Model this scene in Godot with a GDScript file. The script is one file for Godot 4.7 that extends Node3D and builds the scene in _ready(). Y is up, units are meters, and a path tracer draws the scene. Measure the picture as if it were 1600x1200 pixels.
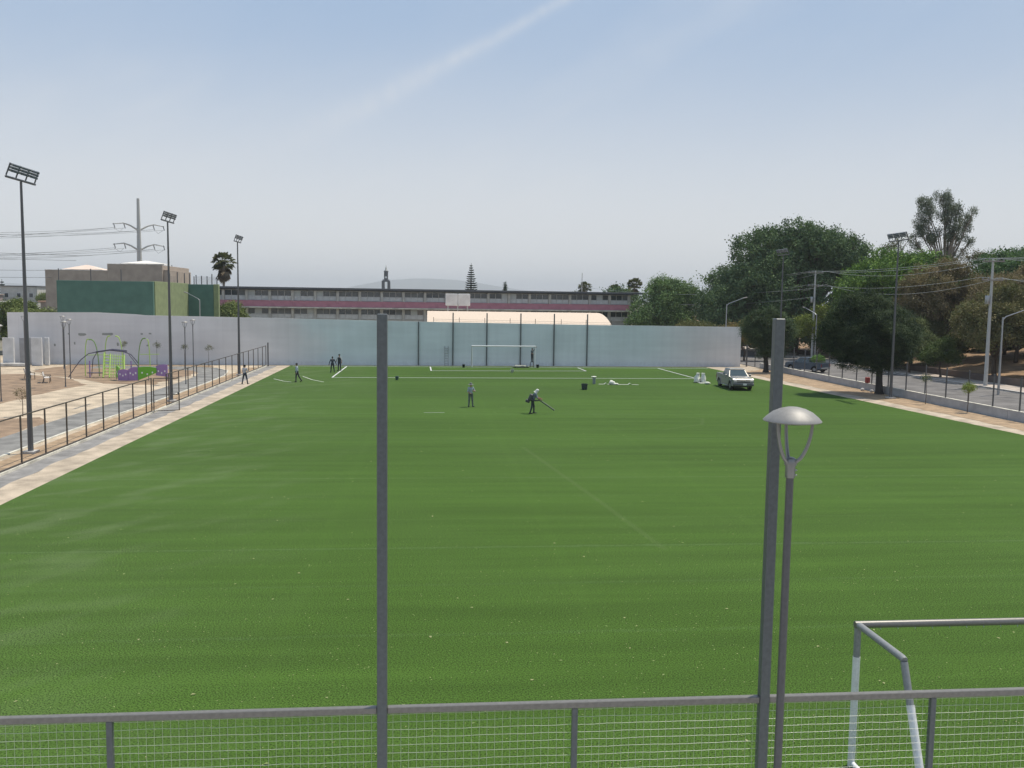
extends Node3D

# ---------------------------------------------------------------- mesh builder
class MB:
	var v := PackedVector3Array()
	var n := PackedVector3Array()
	var c := PackedColorArray()
	var uv := PackedVector2Array()
	var ix := PackedInt32Array()
	var col := Color(1, 1, 1)
	var use_c := false
	var use_uv := false
	func tri(a: Vector3, b: Vector3, d: Vector3, nr: Vector3) -> void:
		var i := v.size()
		v.append(a); v.append(b); v.append(d)
		for k in 3:
			n.append(nr)
			if use_c: c.append(col)
			if use_uv: uv.append(Vector2.ZERO)
		if (b - a).cross(d - a).dot(nr) > 0.0:
			ix.append(i); ix.append(i + 2); ix.append(i + 1)
		else:
			ix.append(i); ix.append(i + 1); ix.append(i + 2)
	func quad(a: Vector3, b: Vector3, d: Vector3, e: Vector3, nr: Vector3) -> void:
		tri(a, b, d, nr); tri(a, d, e, nr)
	func quv(a: Vector3, b: Vector3, d: Vector3, e: Vector3, nr: Vector3, ua: Vector2, ub: Vector2, ud: Vector2, ue: Vector2) -> void:
		use_uv = true
		quad(a, b, d, e, nr)
		var i := uv.size() - 6
		uv[i] = ua; uv[i + 1] = ub; uv[i + 2] = ud; uv[i + 3] = ua; uv[i + 4] = ud; uv[i + 5] = ue
	func box(ce: Vector3, s: Vector3, b := Basis()) -> void:
		var h := s * 0.5
		for ax in 3:
			for sg in [-1.0, 1.0]:
				var o := Vector3.ZERO; o[ax] = sg
				var p := Vector3.ZERO; p[(ax + 1) % 3] = 1.0
				var q := Vector3.ZERO; q[(ax + 2) % 3] = 1.0
				quad(ce + b * ((o + p + q) * h), ce + b * ((o - p + q) * h), ce + b * ((o - p - q) * h), ce + b * ((o + p - q) * h), (b * o).normalized())
	func cbox(ce: Vector3, s: Vector3, e: float, b := Basis()) -> void:
		var h := s * 0.5
		var g := h - Vector3(e, e, e)
		for ax in 3:
			var a1 := (ax + 1) % 3
			var a2 := (ax + 2) % 3
			for sg in [-1.0, 1.0]:
				var pts: Array[Vector3] = []
				for w in [[1, 1], [-1, 1], [-1, -1], [1, -1]]:
					var p := Vector3.ZERO
					p[ax] = sg * h[ax]; p[a1] = w[0] * g[a1]; p[a2] = w[1] * g[a2]
					pts.append(ce + b * p)
				var o := Vector3.ZERO; o[ax] = sg
				quad(pts[0], pts[1], pts[2], pts[3], b * o)
			for s1 in [-1.0, 1.0]:
				for s2 in [-1.0, 1.0]:
					var q: Array[Vector3] = []
					for w in [[0, -1], [0, 1], [1, 1], [1, -1]]:
						var p := Vector3.ZERO
						p[ax] = w[1] * g[ax]
						if w[0] == 0:
							p[a1] = s1 * h[a1]; p[a2] = s2 * g[a2]
						else:
							p[a1] = s1 * g[a1]; p[a2] = s2 * h[a2]
						q.append(ce + b * p)
					var o := Vector3.ZERO; o[a1] = s1; o[a2] = s2
					quad(q[0], q[1], q[2], q[3], (b * o).normalized())
		for sx in [-1.0, 1.0]:
			for sy in [-1.0, 1.0]:
				for sz in [-1.0, 1.0]:
					var o := Vector3(sx, sy, sz)
					tri(ce + b * (o * Vector3(h.x, g.y, g.z)), ce + b * (o * Vector3(g.x, h.y, g.z)), ce + b * (o * Vector3(g.x, g.y, h.z)), (b * o).normalized())
	func grid_tris(base: int, rows: int, cols: int, closed: bool) -> void:
		for i in rows - 1:
			for j in (cols if closed else cols - 1):
				var j2 := (j + 1) % cols
				var a := base + i * cols + j
				var b2 := base + i * cols + j2
				var d := base + (i + 1) * cols + j2
				var e := base + (i + 1) * cols + j
				var nn := n[a] + n[d]
				if (v[b2] - v[a]).cross(v[d] - v[a]).dot(nn) > 0.0 or (v[d] - v[a]).cross(v[e] - v[a]).dot(nn) > 0.0:
					ix.append_array([a, d, b2, a, e, d])
				else:
					ix.append_array([a, b2, d, a, d, e])
	func tube(pts: Array, rad: Variant, sides := 8, caps := true) -> void:
		var m := pts.size()
		var base := v.size()
		var side := Vector3.ZERO
		for i in m:
			var t: Vector3 = (pts[min(i + 1, m - 1)] - pts[max(i - 1, 0)]).normalized()
			if i == 0:
				side = t.cross(Vector3.UP if absf(t.y) < 0.9 else Vector3.RIGHT).normalized()
			else:
				side = (side - t * side.dot(t)).normalized()
			var up := t.cross(side)
			var r: float = rad[i] if rad is Array else rad
			for j in sides:
				var a := TAU * j / sides
				var o := side * cos(a) + up * sin(a)
				v.append(pts[i] + o * r); n.append(o)
				if use_c: c.append(col)
				if use_uv: uv.append(Vector2.ZERO)
		grid_tris(base, m, sides, true)
		if caps:
			for e in [0, m - 1]:
				var t2: Vector3 = (pts[0] - pts[1]).normalized() if e == 0 else (pts[m - 1] - pts[m - 2]).normalized()
				for j in range(1, sides - 1):
					tri(v[base + e * sides], v[base + e * sides + j], v[base + e * sides + j + 1], t2)
	func lathe(prof: Array, sides: int, xf := Transform3D()) -> void:
		# prof: Vector2(radius, y)
		var base := v.size()
		var m := prof.size()
		for i in m:
			var d: Vector2 = (prof[min(i + 1, m - 1)] - prof[max(i - 1, 0)]).normalized()
			for j in sides:
				var a := TAU * j / sides
				var o := Vector3(cos(a), 0, sin(a))
				v.append(xf * (o * prof[i].x + Vector3(0, prof[i].y, 0)))
				n.append((xf.basis * (o * d.y + Vector3(0, -d.x, 0))).normalized())
				if use_c: c.append(col)
				if use_uv: uv.append(Vector2.ZERO)
		grid_tris(base, m, sides, true)
	func prism(poly: PackedVector2Array, xf: Transform3D, depth: float) -> void:
		# polygon in the local xy plane, extruded along local z from -depth/2 to depth/2
		var t := Geometry2D.triangulate_polygon(poly)
		for s in [-0.5, 0.5]:
			for k in range(0, t.size(), 3):
				var q: Array[Vector3] = []
				for m in 3: q.append(xf * Vector3(poly[t[k + m]].x, poly[t[k + m]].y, s * depth))
				tri(q[0], q[1], q[2], (xf.basis * Vector3(0, 0, signf(s))).normalized())
		var ccw := not Geometry2D.is_polygon_clockwise(poly)
		for i in poly.size():
			var a := poly[i]
			var b2 := poly[(i + 1) % poly.size()]
			var d := (b2 - a).normalized()
			var o := Vector3(d.y, -d.x, 0) * (1.0 if ccw else -1.0)
			quad(xf * Vector3(a.x, a.y, -0.5 * depth), xf * Vector3(b2.x, b2.y, -0.5 * depth), xf * Vector3(b2.x, b2.y, 0.5 * depth), xf * Vector3(a.x, a.y, 0.5 * depth), (xf.basis * o).normalized())
	func sheet(poly: PackedVector2Array, y: float) -> void:
		# flat ground polygon: Vector2(x, z)
		var t := Geometry2D.triangulate_polygon(poly)
		for k in range(0, t.size(), 3):
			tri(Vector3(poly[t[k]].x, y, poly[t[k]].y), Vector3(poly[t[k + 1]].x, y, poly[t[k + 1]].y), Vector3(poly[t[k + 2]].x, y, poly[t[k + 2]].y), Vector3.UP)
	func blob(ce: Vector3, r: Vector3, lumps: float, seed_: int, seg := 12) -> void:
		var nz := FastNoiseLite.new(); nz.seed = seed_; nz.frequency = 0.9
		var base := v.size()
		for i in seg + 1:
			var th := PI * i / seg
			for j in seg * 2:
				var ph := TAU * j / (seg * 2)
				var d := Vector3(sin(th) * cos(ph), cos(th), sin(th) * sin(ph))
				v.append(ce + d * r * (1.0 + lumps * nz.get_noise_3dv(d * 1.6))); n.append((d / r).normalized())
				if use_c: c.append(col)
		grid_tris(base, seg + 1, seg * 2, true)
	func mesh() -> ArrayMesh:
		var a := []
		a.resize(Mesh.ARRAY_MAX)
		a[Mesh.ARRAY_VERTEX] = v; a[Mesh.ARRAY_NORMAL] = n; a[Mesh.ARRAY_INDEX] = ix
		if use_c: a[Mesh.ARRAY_COLOR] = c
		if use_uv: a[Mesh.ARRAY_TEX_UV] = uv
		var m := ArrayMesh.new()
		m.add_surface_from_arrays(Mesh.PRIMITIVE_TRIANGLES, a)
		return m

# ---------------------------------------------------------------- scene helpers
var M := {}
var used := {}
var rng := RandomNumberGenerator.new()

func L(r: float, g: float, b: float) -> Color:
	return Color(r, g, b).linear_to_srgb()

func numbered(nm: String) -> String:
	if not used.has(nm):
		used[nm] = 0
		return nm
	used[nm] += 1
	return "%s_%03d" % [nm, used[nm]]

func thing(nm: String, label: String, cat: String, at := Vector3.ZERO, turn := 0.0, group := "") -> Node3D:
	var o := Node3D.new()
	o.name = numbered(nm); add_child(o)
	o.position = at; o.rotation.y = turn
	meta(o, label, cat, group)
	return o

func meta(o: Node3D, label: String, cat: String, group := "") -> void:
	o.set_meta("label", label); o.set_meta("category", cat)
	if group != "": o.set_meta("group", group)

func put(parent: Node3D, nm: String, me: Mesh, m: Material, at := Transform3D()) -> MeshInstance3D:
	var o := MeshInstance3D.new()
	o.name = nm; o.mesh = me; o.material_override = m; o.transform = at
	parent.add_child(o, true)
	return o

func part(parent: Node3D, nm: String, b: MB, m: Material) -> MeshInstance3D:
	return put(parent, nm, b.mesh(), m)

func single(nm: String, label: String, cat: String, b: MB, m: Material, group := "", at := Transform3D()) -> MeshInstance3D:
	var o := put(self, numbered(nm), b.mesh(), m, at)
	meta(o, label, cat, group)
	return o

func struct(nm: String, b: MB, m: Material) -> MeshInstance3D:
	var o := put(self, numbered(nm), b.mesh(), m)
	o.set_meta("kind", "structure")
	return o

func copy(root: Node3D, at: Vector3, turn: float, label: String, group := "") -> Node3D:
	var base: String = String(root.name)
	var r: Node3D = root.duplicate()
	r.name = numbered(base); add_child(r)
	r.position = at; r.rotation.y = turn
	r.set_meta("label", label)
	if group != "": r.set_meta("group", group)
	return r

func noise_tex(freq: float, amp: float, size := 512, seed_ := 1, oct := 4, kind := FastNoiseLite.TYPE_SIMPLEX_SMOOTH) -> ImageTexture:
	# grey pattern whose linear mean is MEAN; amp is the swing round it
	var nz := FastNoiseLite.new()
	nz.noise_type = kind; nz.seed = seed_; nz.frequency = freq; nz.fractal_octaves = oct
	var im := nz.get_seamless_image(size, size)
	im.convert(Image.FORMAT_L8)
	var d := im.get_data()
	var lut := PackedByteArray(); lut.resize(256)
	for i in 256:
		var v := clampf(MEAN + amp * (i / 255.0 - 0.5) * 2.0, 0.02, 1.0)
		lut[i] = int(round(255.0 * Color(v, v, v).linear_to_srgb().r))
	for i in d.size(): d[i] = lut[d[i]]
	im = Image.create_from_data(size, size, false, Image.FORMAT_L8, d)
	im.convert(Image.FORMAT_RGB8)
	return ImageTexture.create_from_image(im)

const MEAN := 0.78

func bump_tex(freq: float, strength: float, size := 512, seed_ := 3, oct := 4) -> ImageTexture:
	var nz := FastNoiseLite.new()
	nz.noise_type = FastNoiseLite.TYPE_SIMPLEX_SMOOTH; nz.seed = seed_; nz.frequency = freq; nz.fractal_octaves = oct
	var im := nz.get_seamless_image(size, size)
	im.convert(Image.FORMAT_RGBA8)
	im.bump_map_to_normal_map(strength)
	return ImageTexture.create_from_image(im)

func lift(c: Color, k: float) -> Color:
	var l := c.srgb_to_linear() * k
	return Color(minf(l.r, 0.95), minf(l.g, 0.95), minf(l.b, 0.95)).linear_to_srgb()

func mat(c: Color, rough := 0.85, metal := 0.0, tex: Texture2D = null, tile := 1.0, world := true) -> StandardMaterial3D:
	var m := StandardMaterial3D.new()
	m.albedo_color = c; m.roughness = rough; m.metallic = metal
	m.cull_mode = BaseMaterial3D.CULL_DISABLED
	if tex:
		m.albedo_texture = tex
		m.albedo_color = lift(c, 1.0 / MEAN)
		m.uv1_triplanar = true
		m.uv1_world_triplanar = world
		m.uv1_scale = Vector3.ONE / tile
	return m

func over(m: StandardMaterial3D, tex: Texture2D) -> StandardMaterial3D:
	# a second, finer pattern multiplied over the first: needs its own copy of the mapping
	m.albedo_color = lift(m.albedo_color, 1.0 / MEAN)
	m.detail_enabled = true
	m.detail_albedo = tex
	m.detail_blend_mode = BaseMaterial3D.BLEND_MODE_MUL
	m.detail_uv_layer = BaseMaterial3D.DETAIL_UV_2
	return m

# ---------------------------------------------------------------- sky, sun, camera
func sky_image() -> Image:
	var w := 2048
	var h := 1024
	var px := PackedFloat32Array()
	px.resize(w * h * 3)
	var soft := FastNoiseLite.new(); soft.seed = 11; soft.frequency = 0.9; soft.fractal_octaves = 4
	var streak := FastNoiseLite.new(); streak.seed = 5; streak.frequency = 1.0; streak.fractal_octaves = 5
	var zen := Color(0.28, 0.40, 0.60)
	var mid := Color(0.36, 0.485, 0.67)
	var low := Color(0.80, 0.81, 0.80)
	var a0 := Vector2(-14.2, 6.5)
	var ad := (Vector2(8.19, 17.9) - a0).normalized()
	for y in h:
		var el := 90.0 - (y + 0.5) * 180.0 / h
		var t := clampf(el / 90.0, 0.0, 1.0)
		var base := low.lerp(mid, smoothstep(0.0, 0.2, t)).lerp(zen, smoothstep(0.15, 1.0, t))
		var veil := smoothstep(60.0, 2.0, el)
		for x in w:
			var i := (y * w + x) * 3
			var c := base
			if el > -1.0:
				var az := fposmod((x + 0.5) * 360.0 / w + 180.0, 360.0) - 180.0
				var p := Vector3(sin(deg_to_rad(az)) * 3.0, el * 0.09, -cos(deg_to_rad(az)) * 3.0)
				var k := clampf(0.5 + 0.9 * soft.get_noise_3dv(p), 0.0, 1.0)
				# thin cirrus, drawn out along one wind direction
				var q := Vector2(az, el)
				var u := (q - a0).dot(ad)
				var s := (q - a0).cross(ad)
				var wisps := clampf(streak.get_noise_2d(u * 0.035, s * 0.16) * 1.3, 0.0, 1.0)
				var f := veil * (0.12 * k + 0.32 * wisps * k)
				# the trail of an aircraft, long spread out at its lower end
				if absf(s) < 6.0 and u > -14.0 and u < 60.0:
					var wd := lerpf(1.5, 0.30, smoothstep(-6.0, 24.0, u))
					var dens := lerpf(0.10, 0.46, smoothstep(2.0, 22.0, u)) * smoothstep(-14.0, 0.0, u) * smoothstep(60.0, 40.0, u)
					f += dens * exp(-s * s / (wd * wd)) * (0.75 + 0.5 * streak.get_noise_2d(u * 1.1, 7.0 + s * 0.6))
				c = c.lerp(Color(0.72, 0.74, 0.77), clampf(f, 0.0, 1.0))
			px[i] = c.r; px[i + 1] = c.g; px[i + 2] = c.b
	return Image.create_from_data(w, h, false, Image.FORMAT_RGBF, px.to_byte_array())

func make_air() -> void:
	var cam := Camera3D.new()
	cam.name = "camera"
	cam.fov = 46.397
	cam.near = 0.1; cam.far = 20000.0
	cam.basis = Basis(Vector3.UP, -0.0934440) * Basis(Vector3.RIGHT, -0.0927567) * Basis(Vector3.BACK, 0.0135)
	cam.position = Vector3(0, 7.7, 0)
	add_child(cam)
	cam.current = true
	var sm := PanoramaSkyMaterial.new()
	sm.panorama = ImageTexture.create_from_image(sky_image())
	var sky := Sky.new(); sky.sky_material = sm
	var e := Environment.new()
	e.background_mode = Environment.BG_SKY
	e.sky = sky
	e.tonemap_mode = Environment.TONE_MAPPER_LINEAR
	e.tonemap_exposure = 1.06
	e.fog_enabled = true
	e.fog_density = 0.0002
	e.fog_light_color = Color(0.96, 0.98, 1.0)
	e.sdfgi_enabled = true; e.ssao_enabled = true; e.ssil_enabled = true
	var we := WorldEnvironment.new(); we.environment = e; we.name = "world"
	add_child(we)
	var sun := DirectionalLight3D.new()
	sun.name = "sun"
	sun.light_energy = 1.35
	sun.light_color = Color(1.0, 0.965, 0.90)
	sun.light_angular_distance = 0.6
	sun.shadow_enabled = true
	add_child(sun)
	sun.look_at_from_position(Vector3(0.36, 0.91, -0.21), Vector3.ZERO)

# ---------------------------------------------------------------- materials
func make_materials() -> void:
	var fine := noise_tex(0.05, 0.30, 512, 2, 5)
	var coarse := noise_tex(0.012, 0.28, 512, 4, 5)
	var grit := noise_tex(0.2, 0.35, 512, 9, 3)
	var sf := noise_tex(0.05, 0.13, 512, 22, 5)
	var sc := noise_tex(0.012, 0.12, 512, 24, 5)
	M.soft = sf
	M.fine = fine; M.coarse = coarse; M.grit = grit
	var two := func(c: Color, t1: Texture2D, s1: float, t2: Texture2D, s2: float, rough := 0.92) -> StandardMaterial3D:
		var m := mat(c, rough, 0.0, t1, s1)
		over(m, t2)
		m.uv2_triplanar = true; m.uv2_world_triplanar = true; m.uv2_scale = Vector3.ONE / s2
		return m
	M.ground = two.call(L(0.20, 0.18, 0.13), coarse, 60.0, fine, 7.0)
	M.sand = two.call(L(0.45, 0.365, 0.265), coarse, 13.0, fine, 2.3)
	M.pale_sand = two.call(L(0.42, 0.345, 0.26), coarse, 9.0, fine, 1.3)
	M.soil = two.call(L(0.25, 0.172, 0.11), coarse, 9.0, fine, 1.7)
	M.dry = two.call(L(0.33, 0.23, 0.14), coarse, 6.0, fine, 1.1)
	M.bank = two.call(L(0.27, 0.175, 0.10), coarse, 14.0, fine, 3.0)
	M.track = two.call(L(0.205, 0.198, 0.185), coarse, 11.0, grit, 1.2)
	M.walk = two.call(L(0.235, 0.225, 0.215), coarse, 7.0, grit, 1.2)
	M.asphalt = two.call(L(0.15, 0.14, 0.133), coarse, 15.0, grit, 1.6)
	M.pavement = two.call(L(0.42, 0.36, 0.31), coarse, 8.0, fine, 1.2)
	M.concrete = two.call(L(0.50, 0.48, 0.45), coarse, 5.0, fine, 0.9)
	M.kerb = two.call(L(0.60, 0.55, 0.47), coarse, 6.0, fine, 0.9)
	M.white_wall = two.call(L(0.66, 0.66, 0.65), sc, 10.0, sf, 3.0)
	M.grey_wall = two.call(L(0.36, 0.36, 0.37), sc, 6.0, sf, 1.4)
	M.beige = two.call(L(0.36, 0.30, 0.25), sc, 12.0, sf, 2.4)
	M.green_dark = two.call(L(0.075, 0.155, 0.125), sc, 12.0, sf, 2.0)
	M.green_light = two.call(L(0.20, 0.245, 0.125), sc, 8.0, sf, 2.0)
	M.pale_mark = mat(L(0.30, 0.31, 0.29), 0.9, 0.0, fine, 1.1)
	M.paint_line = two.call(L(0.70, 0.74, 0.62), fine, 1.6, grit, 0.7)
	M.post_grey = mat(L(0.100, 0.112, 0.118), 0.42, 0.25, sf, 1.7)
	M.pole_dark = mat(L(0.10, 0.10, 0.105), 0.45, 0.3, sf, 1.7)
	M.fence_brown = mat(L(0.085, 0.068, 0.055), 0.5, 0.2, sf, 1.7)
	M.rail_grey = mat(L(0.19, 0.18, 0.165), 0.40, 0.3, sf, 1.7)
	M.galv = mat(L(0.36, 0.37, 0.38), 0.4, 0.75, sf, 1.7)
	M.wire = mat(L(0.55, 0.57, 0.52), 0.4, 0.3)
	M.lamp_cap = mat(L(0.26, 0.252, 0.24), 0.55, 0.25, sf, 1.7)
	M.lamp_arm = mat(L(0.22, 0.22, 0.22), 0.38, 0.5)
	M.white_paint = mat(L(0.72, 0.72, 0.71), 0.4, 0.0, sf, 1.7)
	M.primer = mat(L(0.24, 0.25, 0.25), 0.5, 0.15, sf, 1.7)
	M.cable = mat(L(0.16, 0.17, 0.18), 0.6)
	M.cable_pale = mat(L(0.32, 0.335, 0.33), 0.6)
	M.wood_pole = mat(L(0.27, 0.245, 0.22), 0.85, 0.0, fine, 0.8)
	M.conc_pole = mat(L(0.44, 0.44, 0.42), 0.85, 0.0, fine, 0.9)
	M.glass = mat(L(0.045, 0.055, 0.065), 0.12, 0.0)
	M.glass.metallic_specular = 0.6
	M.pink = two.call(L(0.48, 0.21, 0.245), sc, 9.0, sf, 1.5)
	M.school_grey = two.call(L(0.46, 0.45, 0.42), sc, 8.0, sf, 1.5)
	M.school_panel = two.call(L(0.57, 0.60, 0.585), sc, 5.0, sf, 1.5)
	M.roof_dark = mat(L(0.10, 0.105, 0.115), 0.8, 0.0, fine, 1.2)
	M.tent = mat(L(0.66, 0.53, 0.41), 0.6, 0.0, sf, 9.0)
	M.bark = mat(L(0.10, 0.075, 0.055), 0.95, 0.0, fine, 0.6)
	M.bark_dark = mat(L(0.045, 0.04, 0.036), 0.95, 0.0, fine, 0.6)
	M.bark_pale = mat(L(0.26, 0.22, 0.18), 0.95, 0.0, fine, 0.6)
	M.hill = mat(L(0.075, 0.085, 0.05), 0.95, 0.0, coarse, 900.0)
	var leaf := mat(Color(1, 1, 1), 0.8)
	leaf.metallic_specular = 0.25
	leaf.vertex_color_use_as_albedo = true
	leaf.backlight_enabled = true; leaf.backlight = Color(0.5, 0.55, 0.35)
	M.leaf = leaf
	var cloth := mat(Color(1, 1, 1), 0.85)
	cloth.vertex_color_use_as_albedo = true
	M.body = cloth

func turf_material() -> StandardMaterial3D:
	# what the carpet itself shows: rolls laid across the pitch, glued seams, sand left on it
	var w := 832
	var h := 1440
	var im := Image.create(w, h, false, Image.FORMAT_RGB8)
	var big := FastNoiseLite.new(); big.seed = 21; big.frequency = 0.05; big.fractal_octaves = 4
	var pat := FastNoiseLite.new(); pat.seed = 8; pat.frequency = 0.6; pat.fractal_octaves = 4
	var lay := FastNoiseLite.new(); lay.seed = 31; lay.frequency = 1.0
	var tracks := [[Vector2(5.0, 46.5), Vector2(6.6, 34.0)], [Vector2(6.6, 34.0), Vector2(7.4, 27.0)], [Vector2(14.3, 53.0), Vector2(17.4, 55.4)], [Vector2(17.4, 55.4), Vector2(18.3, 58.0)], [Vector2(18.3, 58.0), Vector2(16.8, 60.0)], [Vector2(21.6, 62.0), Vector2(23.0, 58.8)]]
	for y in h:
		var z := 105.5 - (y + 0.5) * 96.0 / h            # metres from the camera end
		var roll := floori(z / 3.66)
		var tone := 1.0 + 0.15 * lay.get_noise_1d(roll * 17.3) + 0.05 * lay.get_noise_1d(z * 5.0)
		var inroll := z / 3.66 - roll
		for x in w:
			var mx := -16.0 + (x + 0.5) * 52.0 / w
			var g := tone * (1.0 + 0.09 * big.get_noise_2d(mx, z) + 0.16 * pat.get_noise_2d(mx * 0.12, z * 1.6))
			var c := Color(0.075, 0.148, 0.024) * g
			var wob := 0.010 * pat.get_noise_2d(mx * 0.8, roll * 9.0)
			var ds := absf(inroll - 0.5 + wob) * 3.66
			if ds < 0.07:
				c = c.lerp(Color(0.13, 0.21, 0.085), (0.65 if roll % 3 == 1 else 0.22) * (0.55 + 0.45 * pat.get_noise_2d(mx * 2.0, 3.0)))
			# infill sand brushed in swathes, thickest along the left-hand touchline
			var edge := smoothstep(15.0, 0.0, mx + 15.7)
			var sw := pat.get_noise_2d(mx * 0.30 + z * 0.16, (z - mx * 0.9) * 0.62 + 40.0)
			var sandy := clampf(edge * (0.20 + 1.15 * maxf(sw, 0.0)), 0.0, 0.75) + 0.10 * clampf(big.get_noise_2d(mx * 2.0 + 90.0, z * 2.0), 0.0, 1.0)
			c = c.lerp(Color(0.22, 0.275, 0.15), sandy * 0.42)
			# old wheel tracks with sand in them
			for tk in tracks:
				var q := Geometry2D.get_closest_point_to_segment(Vector2(mx, z), tk[0], tk[1])
				if q.distance_squared_to(Vector2(mx, z)) < 0.012: c = c.lerp(Color(0.17, 0.23, 0.10), 0.16)
			im.set_pixel(x, y, c.linear_to_srgb())
	var m := StandardMaterial3D.new()
	m.albedo_texture = ImageTexture.create_from_image(im)
	m.roughness = 0.95
	m.metallic_specular = 0.25
	m.albedo_color = Color(0.88, 0.88, 0.88)
	over(m, noise_tex(0.15, 0.95, 1024, 14, 4))
	m.uv2_triplanar = true; m.uv2_world_triplanar = true; m.uv2_scale = Vector3.ONE / 7.3
	return m

# ---------------------------------------------------------------- ground and paths
func strip(pts_a: Array, pts_b: Array) -> PackedVector2Array:
	var p := PackedVector2Array()
	for q in pts_a: p.append(q)
	for i in pts_b.size(): p.append(pts_b[pts_b.size() - 1 - i])
	return p

func wavy(poly: PackedVector2Array, amp: float, step: float, sd: int) -> PackedVector2Array:
	var nz := FastNoiseLite.new(); nz.seed = sd; nz.frequency = 0.35; nz.fractal_octaves = 3
	var o := PackedVector2Array()
	for i in poly.size():
		var a := poly[i]
		var b := poly[(i + 1) % poly.size()]
		var k := maxi(1, int(a.distance_to(b) / step))
		for j in k:
			var p := a.lerp(b, float(j) / k)
			o.append(p + Vector2(nz.get_noise_2d(p.x, p.y), nz.get_noise_2d(p.x + 77.0, p.y)) * amp)
	return o

func rect(x0: float, x1: float, z0: float, z1: float) -> PackedVector2Array:
	return PackedVector2Array([Vector2(x0, z0), Vector2(x1, z0), Vector2(x1, z1), Vector2(x0, z1)])

func slab(nm: String, poly: PackedVector2Array, y: float, m: Material) -> MeshInstance3D:
	var b := MB.new()
	b.sheet(poly, y)
	return struct(nm, b, m)

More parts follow.
